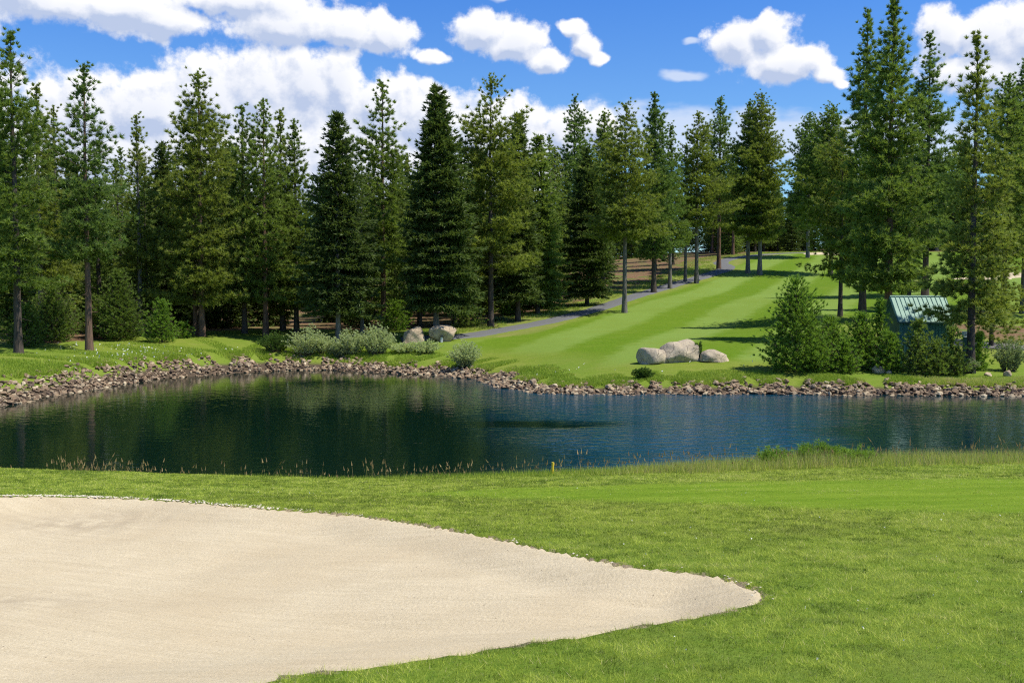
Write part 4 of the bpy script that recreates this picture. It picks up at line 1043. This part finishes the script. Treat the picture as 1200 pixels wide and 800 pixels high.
# ------------------------------------------------------------------ grasses
def blades(name, X, Yv, H, Wd, tint, mat, label, cat, lean=.6, zoff=-.01, heads=None, seed=1):
    r = np.random.default_rng(seed); n = len(X); Z = sheet_z(X, Yv) + zoff
    a = r.uniform(0, 6.283, n); b = r.uniform(0, 6.283, n)
    sx_, sy_ = np.cos(a) * Wd * .5, np.sin(a) * Wd * .5
    l = np.abs(r.normal(0, lean, n)) * H
    base = np.stack([X, Yv, Z], 1); s_ = np.stack([sx_, sy_, 0 * sx_], 1)
    tip = base + np.stack([np.cos(b) * l, np.sin(b) * l, H], 1)
    V = np.stack([base - s_, base + s_, tip], 1).reshape(-1, 3)
    T = np.repeat(tint, 3)
    if heads is not None and len(heads):
        ht = tip[heads]; k = len(heads)
        for q_ in range(3):
            an = r.uniform(0, 6.28, k); w_ = .014 + .010 * r.random(k)
            sd_ = np.stack([np.cos(an) * w_, np.sin(an) * w_, 0 * an], 1); ln = H[heads] * .20 + .03
            dn = (base[heads] - ht); dn /= np.linalg.norm(dn, axis=1)[:, None]
            V = np.concatenate([V, np.stack([ht + dn * ln[:, None] - sd_, ht + dn * ln[:, None] + sd_, ht], 1).reshape(-1, 3)])
            T = np.concatenate([T, np.repeat(r.uniform(.93, 1, k), 3)])
    o = obj(name, mesh_np(name, V, np.arange(len(V)).reshape(-1, 3), M[mat], False, dict(tint=np.clip(T, 0, 1)))); tag(o, label, cat, kind='stuff'); return o

def wedge(n, y0, y1, r, pw=1.0, slack=2.0, k=.57):
    u = r.random(n); Y = (y0 ** pw + (y1 ** pw - y0 ** pw) * u) ** (1 / pw); X = (r.random(n) * 2 - 1) * (k * Y + slack); return X, Y
r = np.random.default_rng(77)
X, Yv = wedge(1050000, 4.6, 30.5, r, .6, 1.5)
sb = poly_sd(BUNK, X, Yv); sp = poly_sd(POND, X, Yv); gg = poly_sd(GREEN, X, Yv)
edge = .02 - bnoise(X, Yv)
keep = (sb > edge) & (sp > .5)
X, Yv, sb, gg, sp = X[keep], Yv[keep], sb[keep], gg[keep], sp[keep]
cl = noise(X, Yv, .45, 41, 3); cl2 = noise(X, Yv, 2.4, 42, 3)
H = (.018 + .045 * cl) * (.7 + .6 * r.random(len(X))) * (1 + .25 * np.clip(Yv / 20, 0, 1))
H = H * (.42 + .58 * sstep(gg / 1.2 + .5)); H = np.where((sb < .3) , H * 1.15, H)
Wd = .0040 + .00045 * np.clip(Yv - 6, 0, 30)
bald = (noise(X, Yv, .5, 55, 3) > .80) & (sb < 1.2) & (Yv > 12)
cl3 = noise(X, Yv, .16, 46, 2); cl4 = noise(X, Yv, .06, 47, 1)
tint = np.clip(.42 + 1.0 * (cl - .5) + .7 * (cl2 - .5) + 0.8 * (cl3 - .5) + .5 * (cl4 - .5) + r.normal(0, .13, len(X)), 0, .93)
cl5 = noise(X, Yv, .24, 49, 2); tint = np.clip(tint - .45 * sstep((cl5 - .60) / .12), 0, 1)
dead = r.random(len(X)) < .035; tint = np.where(dead, 1, tint)
H = np.minimum(H * (.60 + .6 * cl3), .045)
m = ~bald & (r.random(len(X)) < .25 + 1.5 * cl4)
blades('turf_grass', X[m], Yv[m], H[m], Wd[m], tint[m], 'blade', 'short green turf around the bunker', 'grass', 1.1, seed=3)

# small white clover heads and pale litter in the turf
k = 130; cx, cy = wedge(k, 6, 22, r, 1.4, .5); keep = poly_sd(BUNK, cx, cy) > .25; cx, cy = cx[keep], cy[keep]; cz = sheet_z(cx, cy) + .035
Vs = []
for a, b, c in zip(cx, cy, cz):
    s_ = r.uniform(.004, .008)
    for q_ in range(4):
        v = r.normal(size=(3, 3)) * s_ + (a, b, c); Vs.append(v)
Vs = np.concatenate(Vs); o = obj('clover_flowers', mesh_np('clover_flowers', Vs, np.arange(len(Vs)).reshape(-1, 3), M['petal'])); tag(o, 'tiny white clover heads dotted in the turf', 'flowers', kind='stuff')

# long grass on the near pond lip
n = 95000; X = r.uniform(-22, 20, n); Yv = 24.8 + 5.2 * r.random(n) ** .8
px_ = 600 + F * X / Yv
start = np.interp(px_, [0, 200, 450, 700, 850, 1200], [28.2, 28.2, 27.4, 26.2, 25.2, 24.9])
keep = Yv > start + noise(X, Yv, 1.0, 5) * .9 - .4; X, Yv, px_ = X[keep], Yv[keep], px_[keep]
dn = noise(X, Yv, 1.3, 61, 3)
hh = np.interp(px_, [0, 300, 500, 700, 880, 960, 1040, 1200], [.10, .10, .13, .17, .30, .38, .27, .25])
H = hh * (.45 + .9 * r.random(len(X))) * (.6 + .8 * dn)
tint = np.clip(.35 + .35 * dn + r.normal(0, .15, len(X)) + .26 * sstep((px_ - 600) / 200), 0, .9)
hs = np.where(r.random(len(X)) < np.interp(px_, [-60, 20, 130, 200, 600, 1200], [.030, .075, .060, .012, .020, .012]) * (noise(X, Yv, .9, 63) > .42))[0]
hs = hs[Yv[hs] > start[keep][hs] + .2]
H[hs] = r.uniform(.22, .62, len(hs)) * (.6 + .8 * noise(X[hs], Yv[hs], 1.4, 64)); tint[hs] = r.uniform(.85, 1, len(hs))
blades('tall_grass', X, Yv, H, np.where(np.isin(np.arange(len(X)), hs), .007, .011), tint, 'tallblade', 'long grass with brown seed heads on the near pond edge', 'grass', .32, heads=hs, seed=8)

# long grass on the far bank
n = 460000; s_ = r.uniform(0, cum[-1], n); i = np.clip(np.searchsorted(cum, s_) - 1, 0, len(seg) - 1); t = ((s_ - cum[i]) / seg[i])[:, None]
P = FS[i] * (1 - t) + FS[i + 1] * t; d = (FS[i + 1] - FS[i]) / seg[i][:, None]; nrm = np.stack([-d[:, 1], d[:, 0]], 1)
lo_ = np.where(P[:, 0] < -12, 2.1, 1.45); hi_ = np.where(P[:, 0] < -18, 12, np.where(P[:, 0] < -4, 5.5, 5.0))
off = lo_ + (hi_ - lo_) * r.random(n) ** 1.5; P = P + nrm * off[:, None]
X, Yv = P[:, 0], P[:, 1]; cl = noise(X, Yv, 1.4, 71, 3)
keep = (X < 45) & (r.random(n) < .55 + cl) & (poly_sd(POND, X, Yv) > 1.1) & ((off > lo_ + .5) | (cl > .34)); X, Yv, off, cl, lo_, hi_ = X[keep], Yv[keep], off[keep], cl[keep], lo_[keep], hi_[keep]
H = (.10 + .24 * cl) * (.5 + .8 * r.random(len(X))) * np.clip(1.15 - .8 * (off - lo_) / (hi_ - lo_), .3, 1)
tint = np.clip(.30 + .45 * cl + r.normal(0, .14, len(X)) + .25 * (X > 24) * cl, 0, .95)
blades('bank_grass', X, Yv, H, np.full(len(X), .032), tint, 'bankblade', 'long unmown grass fringe above the rubble bank', 'grass', .65, seed=9)
# rough grass strip by forest edge and verge of the path
n = 60000; s2 = r.random(n) * (len(PATH) - 1); i = s2.astype(int); t = (s2 - i)[:, None]; PA = np.array(PATH); P = PA[i] * (1 - t) + PA[i + 1] * t
d = PA[i + 1] - PA[i]; d /= np.linalg.norm(d, axis=1)[:, None] + 1e-9; nrm = np.stack([-d[:, 1], d[:, 0]], 1); P = P + nrm * (1.9 + 5 * r.random(n) ** 1.3)[:, None]
cl = noise(P[:, 0], P[:, 1], 1.6, 75, 3); keep = cl > .42; P = P[keep]; cl = cl[keep]
blades('verge_grass', P[:, 0], P[:, 1], .10 + .22 * cl * r.random(len(P)), np.full(len(P), .045), np.clip(.4 + .5 * cl + r.normal(0, .15, len(P)), 0, 1), 'bankblade', 'patchy dry grass on the uphill verge of the cart path', 'grass', .4, seed=10)
# wild flowers on left bank
Vs = []
for k in range(260):
    if r.random() < .7: px, py = r.normal(165, 45), r.normal(413, 7); 
    else: px, py = r.uniform(0, 900), r.uniform(430, 445)
    Y = r.uniform(62, 76) if px < 400 else r.uniform(60.5, 66); x = at(px, 340, Y)[0]
    if poly_sd(POND, np.array([x]), np.array([Y]))[0] < 2: continue
    z = sz(x, Y) + r.uniform(.15, .38)
    for q_ in range(3): Vs.append(r.normal(size=(3, 3)) * .035 + (x, Y, z))
Vs = np.concatenate(Vs); o = obj('wild_flowers', mesh_np('wild_flowers', Vs, np.arange(len(Vs)).reshape(-1, 3), M['petal'])); tag(o, 'small white wild flowers in the far bank grass', 'flowers', kind='stuff')

# crumbs of dried sand along the back lip of the bunker
Vs, Ts = [], []; off_ = 0; BP = np.array(BUNK); 
for k in range(3600):
    i = int(r.integers(0, len(BP))); p = BP[i] + (BP[(i + 1) % len(BP)] - BP[i]) * r.random()
    if p[1] < 9.5: continue
    px = 600 + F * p[0] / p[1]
    if r.random() > np.interp(px, [-100, 60, 260, 330, 500, 850], [.3, .9, 1, .35, .04, .03]): continue
    p = p + r.normal(size=2) * (.09 if px < 330 else .06) + np.array([0, .13]); s_ = r.uniform(.008, .022) * (1.6 if px < 330 else 1)
    v, t = RMd[int(r.integers(0, 14))]; Vs.append(v * s_ + (p[0], p[1], float(base_z(np.array([p[0]]), np.array([p[1]]))[0]) + .0)); Ts.append(t + off_); off_ += len(v)
M['crumb'] = simple('dried sand crust', (.55, .49, .38), (.70, .65, .54), 20, .95, .1, .01)
o = obj('sand_crumbs', mesh_np('sand_crumbs', np.concatenate(Vs), np.concatenate(Ts), M['crumb'])); tag(o, 'pale crumbs of dried sand along the bunker lip', 'sand', kind='stuff')

# ------------------------------------------------------------------ render settings
sc.view_settings.view_transform = 'Standard'; sc.view_settings.look = 'None'; sc.view_settings.gamma = 1; sc.view_settings.exposure = 0.25
sc.view_settings.use_curve_mapping = False
sc.cycles.use_denoising = False; sc.cycles.filter_width = 1.15; sc.cycles.max_bounces = 5; sc.cycles.diffuse_bounces = 2; sc.cycles.glossy_bounces = 2; sc.cycles.transmission_bounces = 3
sc.cycles.use_adaptive_sampling = True; sc.cycles.adaptive_threshold = .012; sc.cycles.sample_clamp_indirect = 4
